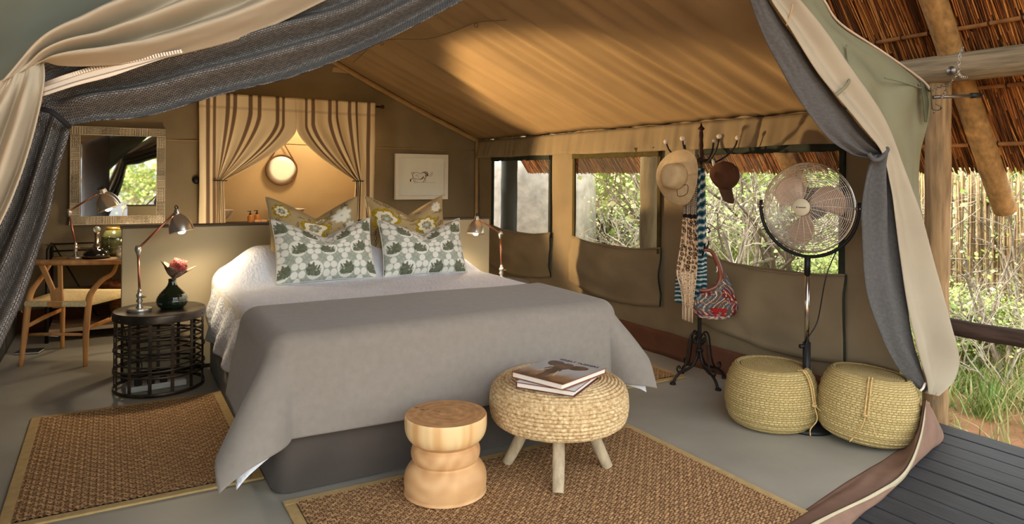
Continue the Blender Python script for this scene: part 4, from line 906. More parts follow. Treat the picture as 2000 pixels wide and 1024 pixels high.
def lettering(txt, loc, ang, size, m, parent, name='lettering', tilt=None):
    cu = bpy.data.curves.new(name, 'FONT'); cu.body = txt; cu.size = size; cu.align_x = 'CENTER'; cu.extrude = .0004
    o = bpy.data.objects.new(name, cu); COL.objects.link(o); dg = bpy.context.evaluated_depsgraph_get()
    me = bpy.data.meshes.new_from_object(o.evaluated_get(dg)); bpy.data.objects.remove(o)
    me.materials.clear(); me.materials.append(m); n = bpy.data.objects.new(name, me); COL.objects.link(n); n.parent = parent
    n.location = Vector(loc)-org(parent); n.rotation_euler = tilt or (0, 0, ang); ORG[n.name] = org(parent); return n
inkb = mat('black_ink', rgb(36,34,36), .6)
p = V(1.731, 2.526, 0)+Mz@V(.128, -.006, 0); lettering('GREAT TUSKERS', (p.x, p.y, .4937), math.radians(19.1-90), .029, inkb, b1, 'title_lettering')
# ---- straw baskets
def twill(name):
    m = mat(name, rgb(196,176,122), .85, var=.2, vs=12, col2=rgb(140,118,66), kind='brick', fvar='brick', coord='UV', bump=.9, bs=34, bd=.006)
    for n in m.node_tree.nodes:
        if n.type == 'TEX_BRICK': n.inputs['Scale'].default_value = 34; n.inputs['Color2'].default_value = (.6,.6,.6,1); n.inputs['Mortar'].default_value = (.15,.15,.15,1)
    return m
tw = twill('straw_twill')
def basket(label, c, R0, h_, tilt, rope_dir):
    t = thing('straw_basket', label, 'basket', tuple(c), 'lidded straw baskets'); c = Vector(c); M = Matrix.Rotation(tilt[0], 3, 'X')@Matrix.Rotation(tilt[1], 3, 'Y')
    base = crm([(.0,.004),(R0*.55,.0),(R0*.74,.004),(R0*.88,.025),(R0*.96,h_*.2),(R0*1.0,h_*.42),(R0*.985,h_*.62),(R0*.925,h_*.80),(R0*.83,h_*.94),(R0*.755,h_),(R0*.70,h_*.995),(R0*.685,h_*.96),(R0*.3,h_*.95),(0,h_*.95)], 120)
    pr_ = [(max(0, r+.0022*math.sin(i*1.05)), z) for i, (r, z) in enumerate(base)]
    MB().lathe(pr_, c, 90, M, wob=lambda a, i: 1+.006*math.sin(3*a+c.x*9)+.0035*math.sin(a*46+i*.8)).build('woven_body', tw, t)
    lid = [(0, h_*.992), (R0*.3, h_*.992), (R0*.60, h_*.988), (R0*.655, h_*.98), (R0*.66, h_*.96)]
    MB().lathe([tuple(x) for x in crm(lid, 40)], c, 72, M).build('lid', tw, t)
    d = V(math.cos(rope_dir), math.sin(rope_dir), 0); sd = V(-d.y, d.x, 0)
    rp_ = mat('jute_rope', rgb(190,160,104), .9, var=.2, vs=80)
    path = []
    for r, z in ((.62,.99),(.76,1.01),(.88,.91),(.955,.76),(1.015,.5)): path.append(c+M@(d*(R0*r+.008)+V(0,0,h_*z+.004)))
    MB().tube(spl(path, 24), .0045, 6).build('tie_rope', rp_, t); MB().tube(spl([p_+sd*.014+d*.002 for p_ in path], 24), .0045, 6).build('tie_rope', rp_, t)
    k = path[-1]+sd*.006; MB().tube(spl([k+sd*.015, k+d*.01, k-sd*.015, k+V(0,0,.012)], 10), .006, 6).build('knot', rp_, t)
    MB().tube(spl([k, k+d*.03+V(0,0,-.06)-sd*.02, k+d*.012+V(0,0,-.11)-sd*.05, k+d*.025+V(0,0,-.135)-sd*.07], 14), .003, 6).build('rope_end', rp_, t)
    MB().tube(spl([k, k+d*.03+V(0,0,-.04)+sd*.03, k+d*.02+V(0,0,-.09)+sd*.045], 14), .003, 6).build('rope_end', rp_, t)
    return t
toc = lambda p_: math.atan2(-p_[1], -p_[0])
bA = fl(1505, 826); bB = V(3.40, 2.165, 0)
basket('lidded straw basket standing below the coat stand, its rope at one side', bA, .245, .325, (0, 0), toc(bA)+.95)
basket('lidded straw basket standing beside the tent flap, its rope tied in front', bB+V(0,0,.012), .24, .335, (.05, .085), toc(bB)-.05)
# ================================================================ coat stand
CS = V(3.38, 3.305, 0); RT = V(.8634, -.5045, 0); FW = V(.5045, .8634, 0)
cs_ = thing('coat_stand', 'wrought iron coat stand with scrolled feet and ball-tipped hooks by the windows', 'coat stand', tuple(CS))
MB().box(CS+V(0,0,.80), (.022, .022, 1.30), .4).build('pole', iron, cs_, smooth=False, bevel=.004)
MB().lathe([(.014,1.44),(.018,1.47),(.012,1.49),(.019,1.51),(.013,1.54),(.016,1.56),(.012,1.60),(.015,1.63),(.012,1.655),(.010,1.66),(.022,1.672),(.022,1.678),(.010,1.688),(.004,1.705),(0,1.72)], CS, 16).build('finial', mat('dark_bronze', rgb(50,28,20), .45, metal=.5), cs_)
MB().lathe([(.013,.50),(.02,.51),(.014,.525),(.02,.54),(.013,.55)], CS, 14).build('collar', iron, cs_); MB().lathe([(.013,.195),(.026,.2),(.026,.215),(.013,.22)], CS, 14).build('collar', iron, cs_)
for ad in (170, 80, -10, -100):
    a = math.radians(ad); d = V(math.cos(a), math.sin(a), 0); P_ = lambda r, z: CS+d*r+V(0,0,z)
    lg = MB().tube(spl([P_(.012,.215), P_(.018,.17), P_(.045,.115), P_(.095,.088), P_(.14,.076), P_(.18,.045), P_(.20,.006)], 30), .0095, 10).build('leg', iron, cs_)
    MB().lathe([(0,0),(.02,0),(.02,.008),(.012,.014),(0,.016)], P_(.203, .001), 12).build('foot', iron, lg)
    top = [P_(.058+.026*math.cos(t_)*k, .265+.026*math.sin(t_)*k) for t_, k in ((-2.6,.5),(-1.2,.62),(0,.75),(1.2,.9))]
    sc2 = [P_(.035,.255), P_(.028,.27), P_(.036,.285), P_(.048,.278), P_(.044,.262), P_(.028,.252), P_(.012,.268), P_(.018,.305), P_(.05,.325), P_(.075,.295), P_(.085,.23), P_(.10,.14), P_(.125,.085), P_(.152,.072), P_(.17,.09), P_(.165,.112), P_(.15,.112), P_(.148,.098)]
    MB().tube(spl(sc2, 70), .0062, 8).build('scroll', iron, cs_)
ivory = mat('ivory_ball', rgb(212,200,180), .35, var=.08, vs=30)
def hook(u, v, r, near, z0, low=None, nm='hook'):
    off = (u-1366)*4.45/1344; dep = math.sqrt(max(0, r*r-off*off))*(-1 if near else 1)
    d = RT*off+FW*dep; zz = 1.35+(344-v)*(4.47+dep)/1344
    b = CS+d+V(0,0,zz); d0 = d.normalized()
    h = MB().tube(spl([CS+d0*.015+V(0,0,z0), CS+d*.35+V(0,0,z0-.015 if low is None else low), CS+d*.72+V(0,0,lerp(z0, zz, .22)), CS+d*.92+V(0,0,lerp(z0, zz, .6)), b], 24), .006, 8).build(nm, iron, cs_)
    MB().lathe([(0,-.017),(.009,-.0145),(.0155,-.006),(.0165,.002),(.013,.011),(.006,.016),(0,.017)], b, 16).build('ball', ivory, h)
for u, v, nr in ((1303,273,False),(1316,266,True),(1350,275,False),(1381,261,True),(1408,270,False),(1428,264,True)): hook(u, v, .235, nr, 1.465)
MB().tube(arc(CS+V(0,0,1.465), .085, 0, 2*PI, 28, (1,0,0), (0,1,0)), .008, 8).build('hook_ring', iron, cs_)
for k in range(3):
    a = 2*PI*k/3+.5; MB().tube([CS+V(0,0,1.465), CS+V(.085*math.cos(a), .085*math.sin(a), 1.465)], .007, 6).build('ring_spoke', iron, cs_)
for u, v, nr in ((1343,467,True),(1367,470,True),(1389,466,False)): hook(u, v, .10, nr, .845)
for s in (-1, 1):
    q = CS+FW*-.012; MB().tube(spl([q+RT*s*.008+V(0,0,.90), q+RT*s*.02+V(0,0,.99), q+RT*s*.045+V(0,0,1.02), q+RT*s*.06+V(0,0,1.0), q+RT*s*.048+V(0,0,.985)], 20), .005, 6).build('scroll', iron, cs_)
def horn(u, v, dx):
    p_ = CS+RT*((u-1366)*4.45/1344)+FW*-.11+V(0,0,1.35+(344-v)*4.36/1344); MB().tube(spl([p_+V(0,0,.03)+RT*dx, p_+V(0,0,.012), p_+V(0,0,-.02)-RT*dx*.2], 12), [.004+.006*math.sin(PI*i/12) for i in range(13)], 8).build('hook_tip', ivory, cs_)
horn(1327, 322, .03); horn(1381, 316, -.012)
# ---- sun hat
def at_d(u, v, d): r_ = ray(u, v); return EYE+r_*(d/r_.dot(CAMR@Vector((0,0,-1))))
ht = thing('sun_hat', 'beige wide-brimmed sun hat hanging from the coat stand', 'hat', tuple(at_d(1324, 345, 4.30)))
hc = at_d(1322, 345, 4.30); za = (V(*(-(hc-EYE)).normalized())*.66-RT*.62+V(0,0,.10)).normalized(); xa = RT-za*RT.dot(za); xa.normalize(); HM = Matrix((xa, za.cross(xa), za)).transposed()
hatm = mat('hat_canvas', rgb(196,172,132), .9, var=.08, vs=30, bump=.2, bs=300, kind='weave', bd=.002)
g = []
for i in range(25):
    r = lerp(.078, .170, i/24); row = []
    for j in range(65):
        a = 2*PI*j/64; row.append(tuple(hc+HM@V(r*math.cos(a)*.92, r*math.sin(a)*1.05, -.022*(i/24)**1.5+.03*(i/24)**2*math.cos(2*a+.5)+.0012*math.sin(i*2.1))))
    g.append(row)
MB().grid(g).build('brim', hatm, ht, thick=.003)
MB().lathe([(.082,-.004),(.081,.02),(.079,.05),(.074,.074),(.062,.088),(.035,.094),(0,.092)], hc, 40, HM, wob=lambda a, i: 1+.03*math.sin(3*a+i*.5)).build('crown', hatm, ht)
MB().lathe([(.083,.0),(.0835,.008),(.083,.018)], hc, 40, HM).build('band', mat('hat_band', rgb(164,140,104), .9), ht)
MB().tube(spl([hc+HM@V(.05,-.06,.01), hc+HM@V(.1,-.07,.03), hc+HM@V(.09,-.12,.03), hc+HM@V(.03,-.13,.03), hc+HM@V(.02,-.09,.03)], 24), .002, 5).build('chin_cord', mat('cord_dark', rgb(74,60,44), .9), ht)
# ---- cap
cp = thing('baseball_cap', 'dark brown baseball cap hanging from the coat stand, peak down', 'cap', tuple(at_d(1415, 350, 4.33)))
cc_ = at_d(1417, 342, 4.36); ax3 = (RT*.40+V(0,0,.50)-FW*.75).normalized(); x3 = (V(0,0,-1)-ax3*(-ax3.z)).normalized(); CM = Matrix((x3, ax3.cross(x3), ax3)).transposed()
capm = mat('cap_brown', rgb(78,48,30), .9, var=.12, vs=20)
MB().lathe([(.088,-.045),(.090,-.02),(.088,.01),(.078,.04),(.058,.062),(.03,.074),(0,.077)], cc_, 36, CM, wob=lambda a, i: 1+.02*abs(math.sin(3*a))).build('crown', capm, cp)
MB().lathe([(0,.084),(.008,.082),(.009,.074)], cc_, 12, CM).build('button', capm, cp)
g = []
for i in range(13):
    t_ = i/12; row = []
    for j in range(13):
        s = -1+2*j/12; row.append(tuple(cc_+CM@V(.07+.115*t_*math.sqrt(max(0, 1-.5*s*s)), .056*s*(1-.18*t_**2), -.03-.015*s*s-.012*t_)))
    g.append(row)
MB().grid(g).build('peak', mat('cap_peak', rgb(76,52,36), .9), cp, thick=.004, sub=1)
# ---- scarves
def leopard(f, q):
    x, y = q*.13, f*1.0
    if f < .26: return rgb(30,26,26) if (y*95+q*3) % 1 < .45 or (q*9) % 1 < .12 else rgb(196,176,150)
    if f < .30: return rgb(28,20,20)
    sc = .030 if f < .66 else .022; i0, j0 = math.floor(x/sc), math.floor(y/sc); best = 9
    for i in (-1,0,1):
        for j in (-1,0,1):
            h = math.sin((i0+i)*12.9+(j0+j)*78.2)*43758.5; h -= math.floor(h); k = math.sin((i0+i)*39.3+(j0+j)*11.1)*24634.6; k -= math.floor(k)
            d = math.hypot(x-(i0+i+.2+.6*h)*sc, y-(j0+j+.2+.6*k)*sc); best = min(best, d/sc)
    if f < .66: return rgb(34,28,28) if .18 < best < .40 else (rgb(178,136,92) if best <= .18 else rgb(204,174,138))
    return rgb(34,28,28) if best < .2 else rgb(210,184,152)
def teal(f, q):
    k = (f*22+1.2*q+.4*nz(f*6, q*4)) % 1; return rgb(22,60,76) if k < .34 else (rgb(70,122,130) if k < .5 else (rgb(212,210,200) if k < .8 else rgb(40,92,100)))
clm = mat('scarf_print', vcol=True, rough=.85)
def scarf(label, rows, d, fn, kf, fringe, grp='scarves on the coat stand'):
    t = thing('scarf', label, 'scarf', tuple(at_d(rows[-1][0][0], rows[-1][0][1], d)), grp)
    ctl = []
    for (a, b) in rows: ctl.append([tuple(at_d(a[0], a[1], d).lerp(at_d(b[0], b[1], d), j/4)) for j in range(5)])
    n1, n2 = 170, 48; G = surf(ctl, n1, n2, lambda s, q: .014*math.sin(2*PI*kf*q+2*s+kf)+.006*nz(s*9, q*5), tuple(-FW))
    cs = [fn(i/n1, j/n2) for i in range(n1+1) for j in range(n2+1)]
    MB().grid(G, cs).build('cloth', clm, t, thick=.0015)
    if fringe:
        fb = MB()
        for j in range(0, n2+1, 2):
            p_ = Vector(G[-1][j]); fb.tube([p_, p_+V(.003*nz(j), .003*nz(j, 3), -.05), p_+V(.006*nz(j*2), 0, -.085-.015*nz(j*3))], .0016, 4)
        fb.build('fringe', mat('fringe', rgb(206,178,146), .9), t, kind='stuff')
scarf('teal and white striped scarf hanging behind the leopard one on the coat stand', [((1352,330),(1378,328)),((1345,420),(1380,420)),((1332,500),(1381,500)),((1321,545),(1381,545)),((1318,590),(1379,603))], 4.52, teal, 3.2, False)
scarf('long leopard print scarf with a fringe hanging on the coat stand', [((1340,350),(1363,340)),((1335,400),(1361,395)),((1333,432),(1360,438)),((1329,480),(1362,490)),((1322,530),(1360,535)),((1330,565),(1356,570)),((1334,598),(1352,604))], 4.34, leopard, 2.6, True)
# ---- handbag
hbag = thing('handbag', 'embroidered red and brown handbag with a wooden ring handle on the coat stand', 'bag', tuple(at_d(1400, 622, 4.40)))
outl = [(1351,604),(1356,588),(1366,574),(1380,568),(1392,560),(1403,545),(1413,530),(1424,545),(1432,566),(1439,588),(1442,602),(1436,614),(1424,621),(1404,625),(1384,624),(1364,619)]
oc = (1400, 588); no = 72; ol = crm(outl+[outl[0]], no)[:-1]
def bagc(u, v):
    x, y = u-1352, v-530
    if v < 540: return rgb(92,78,70)
    k = (x*.030+y*.02); c = rgb(104,30,30) if nz(x*.028+2, y*.03) > .02 else rgb(84,76,70)
    w1 = abs(math.sin(x*.17+2.2*math.sin(y*.11)+1)); w2 = abs(math.sin(y*.19+2*math.sin(x*.13)))
    if w1 < .13: c = rgb(214,200,186)
    elif w2 < .11: c = rgb(208,140,84)
    elif w1 > .985 and w2 > .5: c = rgb(120,150,166)
    if 36 < x < 64 and 70 < y < 90 and (abs(x-42) < 3 or abs(x-58) < 3 or (y < 77)): c = rgb(150,34,26)
    if v > 617 and (x*.16 % 1) < .5: c = rgb(214,206,196)
    return c
bm = mat('embroidery', vcol=True, rough=.9, bump=.2, bs=200)
for sd_, nm in ((-1, 'embroidered_front'), (1, 'embroidered_back')):
    g = []; cs = []
    for i in range(31):
        s = i/30; row = []
        for j in range(no+1):
            u, v = ol[j % no]; uu, vv = lerp(oc[0], u, s), lerp(oc[1], v, s)
            row.append(tuple(at_d(uu, vv, 4.40)+FW*(sd_*.05*math.sqrt(max(0, 1-s**2.4))*sstep(525, 575, vv+18)))); cs.append(bagc(uu, vv))
        g.append(row)
    MB().grid(g, cs).build(nm, bm, hbag)
hw = mat('polished_wood', rgb(116,54,30), .3, var=.2, vs=20, spec=.5)
MB().tube(spl([at_d(u, v, 4.38) for u, v in ((1374,489),(1388,490),(1398,505),(1406,527),(1408,545),(1400,560),(1386,567),(1372,568),(1365,566))], 40), [.008+.010*math.sin(PI*i/40) for i in range(41)], 10, flat=.6).build('ring_handle', hw, hbag)
MB().tube(spl([at_d(u, v, 4.37) for u, v in ((1400,520),(1401,528),(1399,532))], 6), .003, 5).build('tag', mat('tag_white', rgb(220,215,205), .7), hbag)
# ================================================================ pedestal fan
FC = V(3.28, 2.42, 0); fn_ = thing('pedestal_fan', 'chrome pedestal fan with copper blades standing behind the straw baskets', 'fan', tuple(FC))
hz_ = 1.193; fc = at_d(1578, 405, 3.745); FC = V(fc.x+.0, fc.y, 0); fn_.location = FC; ORG[fn_.name] = FC.copy()
view = (EYE-fc); view.normalize(); lf_ = V(-FW.x, -FW.y, 0); leftv = V(0,0,1).cross(view)*-1
fd = (V(view.x, view.y, 0).normalized()*math.cos(.44)+(-RT)*math.sin(.44)); fd.z = .03; fd.normalize()
xf = V(0,0,1).cross(fd).normalized(); FM = Matrix((xf, fd.cross(xf), fd)).transposed()
chrome = mat('chrome', rgb(205,200,192), .18, metal=1, var=.03)
wire = mat('chrome_wire', rgb(214,206,192), .35, metal=.5, var=.05)
RF = .242
cg = MB()
def cage_pt(r, a, front):
    dome = .088*math.sqrt(max(0, 1-(r/RF)**2.2)); return fc+FM@V(r*math.cos(a), r*math.sin(a), dome if front else -dome*.95)
for fr2, nm in ((True, 'front_grille'), (False, 'rear_grille')):
    cg = MB()
    nr_ = 26 if fr2 else 16
    for k in range(1, nr_+1):
        r = .045+(RF-.047)*k/nr_; n = 44; cg.tube([cage_pt(r, 2*PI*j/n, fr2) for j in range(n)], .0016, 4, closed=True)
    for k in range(24 if fr2 else 18):
        a = 2*PI*k/(24 if fr2 else 18); cg.tube([cage_pt(lerp(.045, RF-.001, j/9), a+.12*(1-j/9), fr2) for j in range(10)], .0016, 4)
    cg.build(nm, wire, fn_)
MB().tube([fc+FM@V(RF*math.cos(2*PI*j/72), RF*math.sin(2*PI*j/72), 0) for j in range(72)], .006, 8, closed=True).build('rim_ring', chrome, fn_)
MB().lathe([(.046,.0),(.046,.012),(.043,.016),(0,.017)], fc+fd*.084, 32, FM).build('badge', mat('badge_cream', rgb(206,196,168), .35, var=.02), fn_)
bo_ = fc+fd*.1012
MB().prism([bo_+FM@V(-.026,-.004,0), bo_+FM@V(-.016,-.004,0), bo_+FM@V(-.021,.007,0)], fd*.001).build('badge_mark', mat('badge_blue', rgb(60,72,150), .5), fn_, smooth=False)
MB().box(bo_+FM@V(.006,-.001,0), (.040, .0055, .001), m=FM).build('badge_print', mat('badge_grey', rgb(96,88,74), .6), fn_, smooth=False)
MB().lathe([(.0,-.14),(.055,-.138),(.066,-.12),(.068,-.03),(.05,-.01),(.03,.0)], fc, 28, FM).build('motor', black, fn_)
MB().box(fc+FM@V(.0, .085, -.12), (.09, .05, .06), m=FM).build('control_box', black, fn_, smooth=False, bevel=.005)
cop = mat('fan_blade_copper', rgb(216,180,150), .35, metal=.35, var=.05, spec=.5)
for k, a0 in enumerate((.55, 2.62, 4.72)):
    g = []
    for i in range(13):
        r = lerp(.035, .205, i/12); row = []
        half = .34+.28*math.sin(PI*min(1, .15+i/12*.62))*(1.0); sweep = -.28*(i/12)
        for j in range(13):
            s = -1+2*j/12; rr_ = r-.03*s*s*(i/12); a = a0+sweep+s*half*(1-.12*(i/12)**3); row.append(tuple(fc+FM@V(rr_*math.cos(a), rr_*math.sin(a), .012+.035*s*(.5+.5*i/12))))
        g.append(row)
    MB().grid(g).build('blade', cop, fn_, thick=.002)
MB().lathe([(0,.062),(.03,.06),(.036,.05),(.036,-.02)], fc, 24, FM).build('hub', chrome, fn_)
hp = FM@V(1,0,0); hp.z = 0; hp.normalize()
MB().tube([fc+hp*(-.262*math.cos(t_))+V(0,0,-.268*math.sin(t_)) for t_ in np.linspace(-.12, PI+.12, 40)], .010, 8).build('yoke', black, fn_)
for s in (-1, 1): MB().tube([fc+hp*s*.238, fc+hp*s*.28], .009, 10).build('pivot_knob', chrome, fn_)
bz = fc.z-.268
MB().tube([FC+V(0,0,bz-.10), FC+V(0,0,bz+.005)], .016, 12).build('head_clamp', black, fn_); MB().tube([FC+V(0,0,.45), FC+V(0,0,bz-.09)], .0125, 12).build('inner_pole', chrome, fn_); MB().tube([FC+V(0,0,.03), FC+V(0,0,.46)], .02, 14).build('outer_pole', black, fn_)
MB().tube([FC+V(-.02,0,.44), FC+V(-.045,.01,.44)], .012, 10).build('height_knob', black, fn_)
MB().lathe([(0,0),(.14,0),(.145,.01),(.135,.022),(.05,.036),(.022,.05),(.02,.06)], FC, 40).build('base', black, fn_)
MB().tube(spl([fc+FM@V(.03,.03,-.13), fc+hp*.12+fd*-.12+V(0,0,-.02), fc+hp*.14+fd*-.1+V(0,0,-.16), fc+hp*.10+V(0,0,-.36), FC+V(.05,-.03,.58), FC+V(-.02,-.02,.48), FC+V(-.03,-.01,.36), FC+V(.02,-.02,.2), FC+V(.12,.1,.01)], 60), .0035, 6).build('power_cord', black, fn_)
# ================================================================ veranda: deck, post, thatched roof
plank_m = mat('stained_deck', rgb(52,54,58), .55, var=.25, vs=6, stretch=(14,.8,14), bump=.12, bs=30)
dk_ = struct(bpy.data.objects.new('floor_deck', None)); COL.objects.link(dk_); ORG[dk_.name] = V(0,0,0)
x = 4.055; k = 0
while x > 1.5:
    wd = .142+.004*math.sin(k*2.3); y1 = 9.0 if x-wd > XR+.02 else 1.965; y0 = .2
    yb = [y0, y1] if y1 < 3 else [y0, 2.45+.6*(k % 2), 5.2, y1]
    for a, b in zip(yb[:-1], yb[1:]): MB().box((x-wd/2, (a+b)/2, -.04+.002*math.sin(k*5)), (wd-.008, b-a-.006, .036)).build('plank', plank_m, dk_, smooth=False, bevel=.003)
    x -= wd; k += 1
struct(MB().box((2.75, 4.5, -.13), (2.6, 8.8, .1)).build('floor_substructure', mat('substructure', rgb(24,22,20), .9), smooth=False))
gum = mat('gum_pole', rgb(146,118,82), .75, var=.25, vs=5, stretch=(9,9,.9), bump=.35, bs=18)
gum_g = mat('gum_pole_grey', rgb(138,124,98), .8, var=.3, vs=5, stretch=(9,.8,9), bump=.4, bs=18)
gum_r = mat('gum_rafter', rgb(158,122,72), .75, var=.25, vs=4, stretch=(5,9,5), bump=.3, bs=18)
def log(name, a, b, r, m, label=None, cat=None, parent=None, grp=None, seed=0):
    a, b = Vector(a), Vector(b); n = 24; o = MB().tube([a.lerp(b, i/n)+V(.008*nz(i*.5, seed), .008*nz(i*.5, seed+5), .004*nz(i*.5, seed+9)) for i in range(n+1)], [r*(1+.05*nz(i*.35, seed, 2)+.03*nz(i*1.3, seed, 4)) for i in range(n+1)], 18).build(name, m, parent, smooth='auto')
    if label: tag(o, label, cat, grp)
    return o
PB = fl(1826, 812, -.02)
log('veranda_post', (PB.x, PB.y, -.3), (PB.x+.02, PB.y+.005, 1.93), .066, gum, 'pale cracked gum pole post at the deck edge beside the tent corner', 'post', seed=1)
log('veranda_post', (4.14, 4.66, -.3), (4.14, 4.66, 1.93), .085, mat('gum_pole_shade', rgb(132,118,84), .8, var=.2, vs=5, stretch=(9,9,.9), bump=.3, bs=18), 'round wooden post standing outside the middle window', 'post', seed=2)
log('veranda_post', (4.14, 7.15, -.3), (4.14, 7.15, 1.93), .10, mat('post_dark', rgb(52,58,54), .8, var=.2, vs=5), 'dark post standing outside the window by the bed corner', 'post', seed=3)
bmx = 4.13
log('roof_beam', (bmx, -.3, 1.985), (bmx, 7.7, 1.985), .082, gum_g, 'thick weathered horizontal roof beam resting on the veranda posts', 'beam', seed=4)
bb = bpy.data.objects['roof_beam']
bolt = oy(1858, 137, 1.0); bt = ox(1858, 138, bmx-.078)
MB().lathe([(0,.012),(.012,.01),(.016,.004),(.024,.003),(.026,0)], bt, 20, Matrix.Rotation(-PI/2, 3, 'Y')).build('bolt', MATS['steel_dull'], bb)
RAKE = 1.3; EX, EZ = 4.76, 1.40
def roofz(x): return EZ+RAKE*(EX-x)
thm = mat('thatch', rgb(150,96,48), .9, kind='noise', var=.5, vs=14, col2=rgb(58,34,18), stretch=(1,14,1), bump=.8, bs=20, bd=.03)
nrm_ = V(RAKE, 0, 1).normalized()
rf = MB()
sx = [EX, 4.2, 3.6, 3.0, 2.2, 1.5]
g = [[(x, y, roofz(x)+.03) for x in sx] for y in np.linspace(-.2, 7.7, 20)]
rf.grid(g); g2 = [[(x+.16, y, roofz(x)+.28) for x in sx] for y in np.linspace(-.2, 7.7, 20)]; rf.grid(g2)
rf.grid([[(EX, y, EZ+.03), (EX+.16, y, EZ+.28)] for y in np.linspace(-.2, 7.7, 20)])
rf.grid([[(3-x, y, z) for x, y, z in r] for r in g])
thatch = struct(rf.build('ceiling_thatch', thm))
rd_ = MB(); rr = random.Random(5)
cols_ = [rgb(176,112,54), rgb(140,84,38), rgb(104,62,30), rgb(198,140,76), rgb(80,48,24)]
def reeds(y0, y1, n, x0, x1, rmax):
    for _ in range(n):
        y = rr.uniform(y0, y1); xx = rr.uniform(x0, x1); ln = rr.uniform(.35, .8); dp = rr.uniform(-.004, .022); sl = rr.uniform(-.05, .05)
        xa, xb = min(EX+.02*rr.random()-.005, xx+ln*.6), xx
        a = V(xa, y+sl*ln, roofz(xa)+dp); b = V(xb, y, roofz(xb)+dp+.012); r0 = rr.uniform(.0028, rmax); s0 = len(rd_.v); rd_.tube([a, b], r0, 4, caps=False); c = rr.choice(cols_)
        for i in range(s0, len(rd_.v)): rd_.c[i] = c
reeds(.9, 3.6, 5200, 2.75, 4.62, .0055); reeds(3.6, 7.7, 3000, 4.1, 4.66, .008)
rd_.build('reeds', mat('reed_stalk', vcol=True, rough=.7), thatch, kind='stuff')
lath_m = mat('lath', rgb(150,104,58), .8, var=.3, vs=10)
for i, x in enumerate(np.arange(4.62, 2.7, -.245)):
    lt = log('lath', (x, .5, roofz(x)-.014), (x, 4.5, roofz(x)-.014), .0125, lath_m, parent=thatch, seed=20+i)
    for y in np.arange(1.3, 3.4, .16): MB().tube(arc((x, y+.05*math.sin(i*3), roofz(x)-.012), .017, 0, 2*PI, 8, (1,0,0), (0,0,1)), .004, 4).build('lath_tie', mat('tie_dark', rgb(48,32,20), .9), lt)
def rafter(y, label, seed, dy=-.05):
    c0 = lambda x, yy: V(x, yy, roofz(x)-.105)
    log('roof_rafter', c0(4.86, y), c0(2.6, y+dy*1.9), .066, gum_r, label, 'rafter', grp='rafters of the thatched roof', seed=seed)
rafter(2.17, 'round pole rafter ending above the bush beside the veranda post', 31, -.055)
rafter(1.02, 'round pole rafter further along the thatched roof', 32); rafter(3.6, 'round pole rafter hidden above the tent corner', 33, 0)
rl = [ox(1840, 634, 4.06), ox(1920, 650, 4.07), ox(2010, 664, 4.08), ox(2300, 715, 4.08)]
o = MB().tube(spl(rl, 30), [.047+.003*nz(i*.6) for i in range(31)], 16).build('hand_rail', mat('rail_dark', rgb(66,50,40), .8, var=.3, vs=6, stretch=(9,.9,9), bump=.35, bs=20)); tag(o, 'dark weathered log rail running from the post along the deck edge', 'rail')
# tent ridge bar end, chain
br = thing('spreader_bar', 'grey metal bar with a black end cap sticking out of the tent corner', 'bar', tuple(oy(1830,188,1.98)))
MB().tube([oy(1822,190,1.99), oy(1900,187,1.90)], .009, 12).build('bar', MATS['steel_dull'], br); MB().tube([oy(1896,187,1.905), oy(1915,186,1.885)], .014, 14).build('end_cap', black, br)
chn = thing('steel_chain', 'thin steel chain looped from the roof beam down to the metal bar', 'chain', tuple(oy(1838,190,1.97)))
def chain(pts, n):
    q = spl(pts, n)
    for i in range(n):
        a, b = q[i], q[i+1]; m_ = (a+b)/2; d = (b-a).normalized(); sd = d.cross(V(0,1,0) if i % 2 else FW+V(0,0,.3)).normalized(); ln = (b-a).length*.66
        MB().tube([m_+d*ln*math.cos(t_)+sd*.0065*math.sin(t_) for t_ in np.linspace(0, 2*PI, 12)[:-1]], .0021, 5, closed=True).build('link', mat('chain_steel', rgb(170,168,164), .3, metal=.9), chn)
chain([oy(1881,92,1.80), oy(1874,112,1.80), oy(1871,142,1.82), oy(1856,162,1.87), oy(1845,180,1.93), oy(1839,192,1.955)], 24); chain([oy(1871,142,1.82), oy(1878,150,1.815), oy(1889,151,1.81)], 6); chain([oy(1853,165,1.88), oy(1836,170,1.93), oy(1822,176,1.97)], 8)
# ================================================================ outside: round hut, ground, bush
hut = thing('round_hut', 'rough pale plastered round hut wall outside the windows', 'building', (5.28, 9.07, -.3))
MB().lathe([(1.3,-.3),(1.3,.6),(1.29,1.2),(1.25,1.5),(1.1,1.75),(.7,1.9),(0,1.95)], (5.28, 9.07, 0), 64, wob=lambda a, i: 1+.006*nz(a*5, i)).build('plaster_wall', mat('rough_plaster', rgb(206,200,186), .95, var=.2, vs=7, bump=.5, bs=24), hut)
gr = MB(); g = []
for i in range(60):
    row = []
    for j in range(60):
        x_, y_ = 4.0+26*(i/59)**1.6, -8+36*(j/59); d = math.hypot(x_, y_); row.append((x_, y_, -.24+.05*nz(x_*.6, y_*.6)+.25*sstep(7, 18, d)))
    g.append(row)
earth = mat('red_earth', rgb(176,126,88), .95, var=.2, vs=5, col2=rgb(120,98,62), bump=.5, bs=26)
struct(gr.grid(g).build('ground', earth))
MB().box((-2, 0, -.3), (14, 24, .1)).build('ground_veranda', earth, smooth=False)['kind'] = 'structure'
gb = MB(); rr = random.Random(11)
def gz(x_, y_): return -.24+.05*nz(x_*.6, y_*.6)+.25*sstep(7, 18, math.hypot(x_, y_))
GC = [rgb(150,168,92), rgb(122,150,74), rgb(178,180,112), rgb(198,186,134), rgb(100,132,66)]
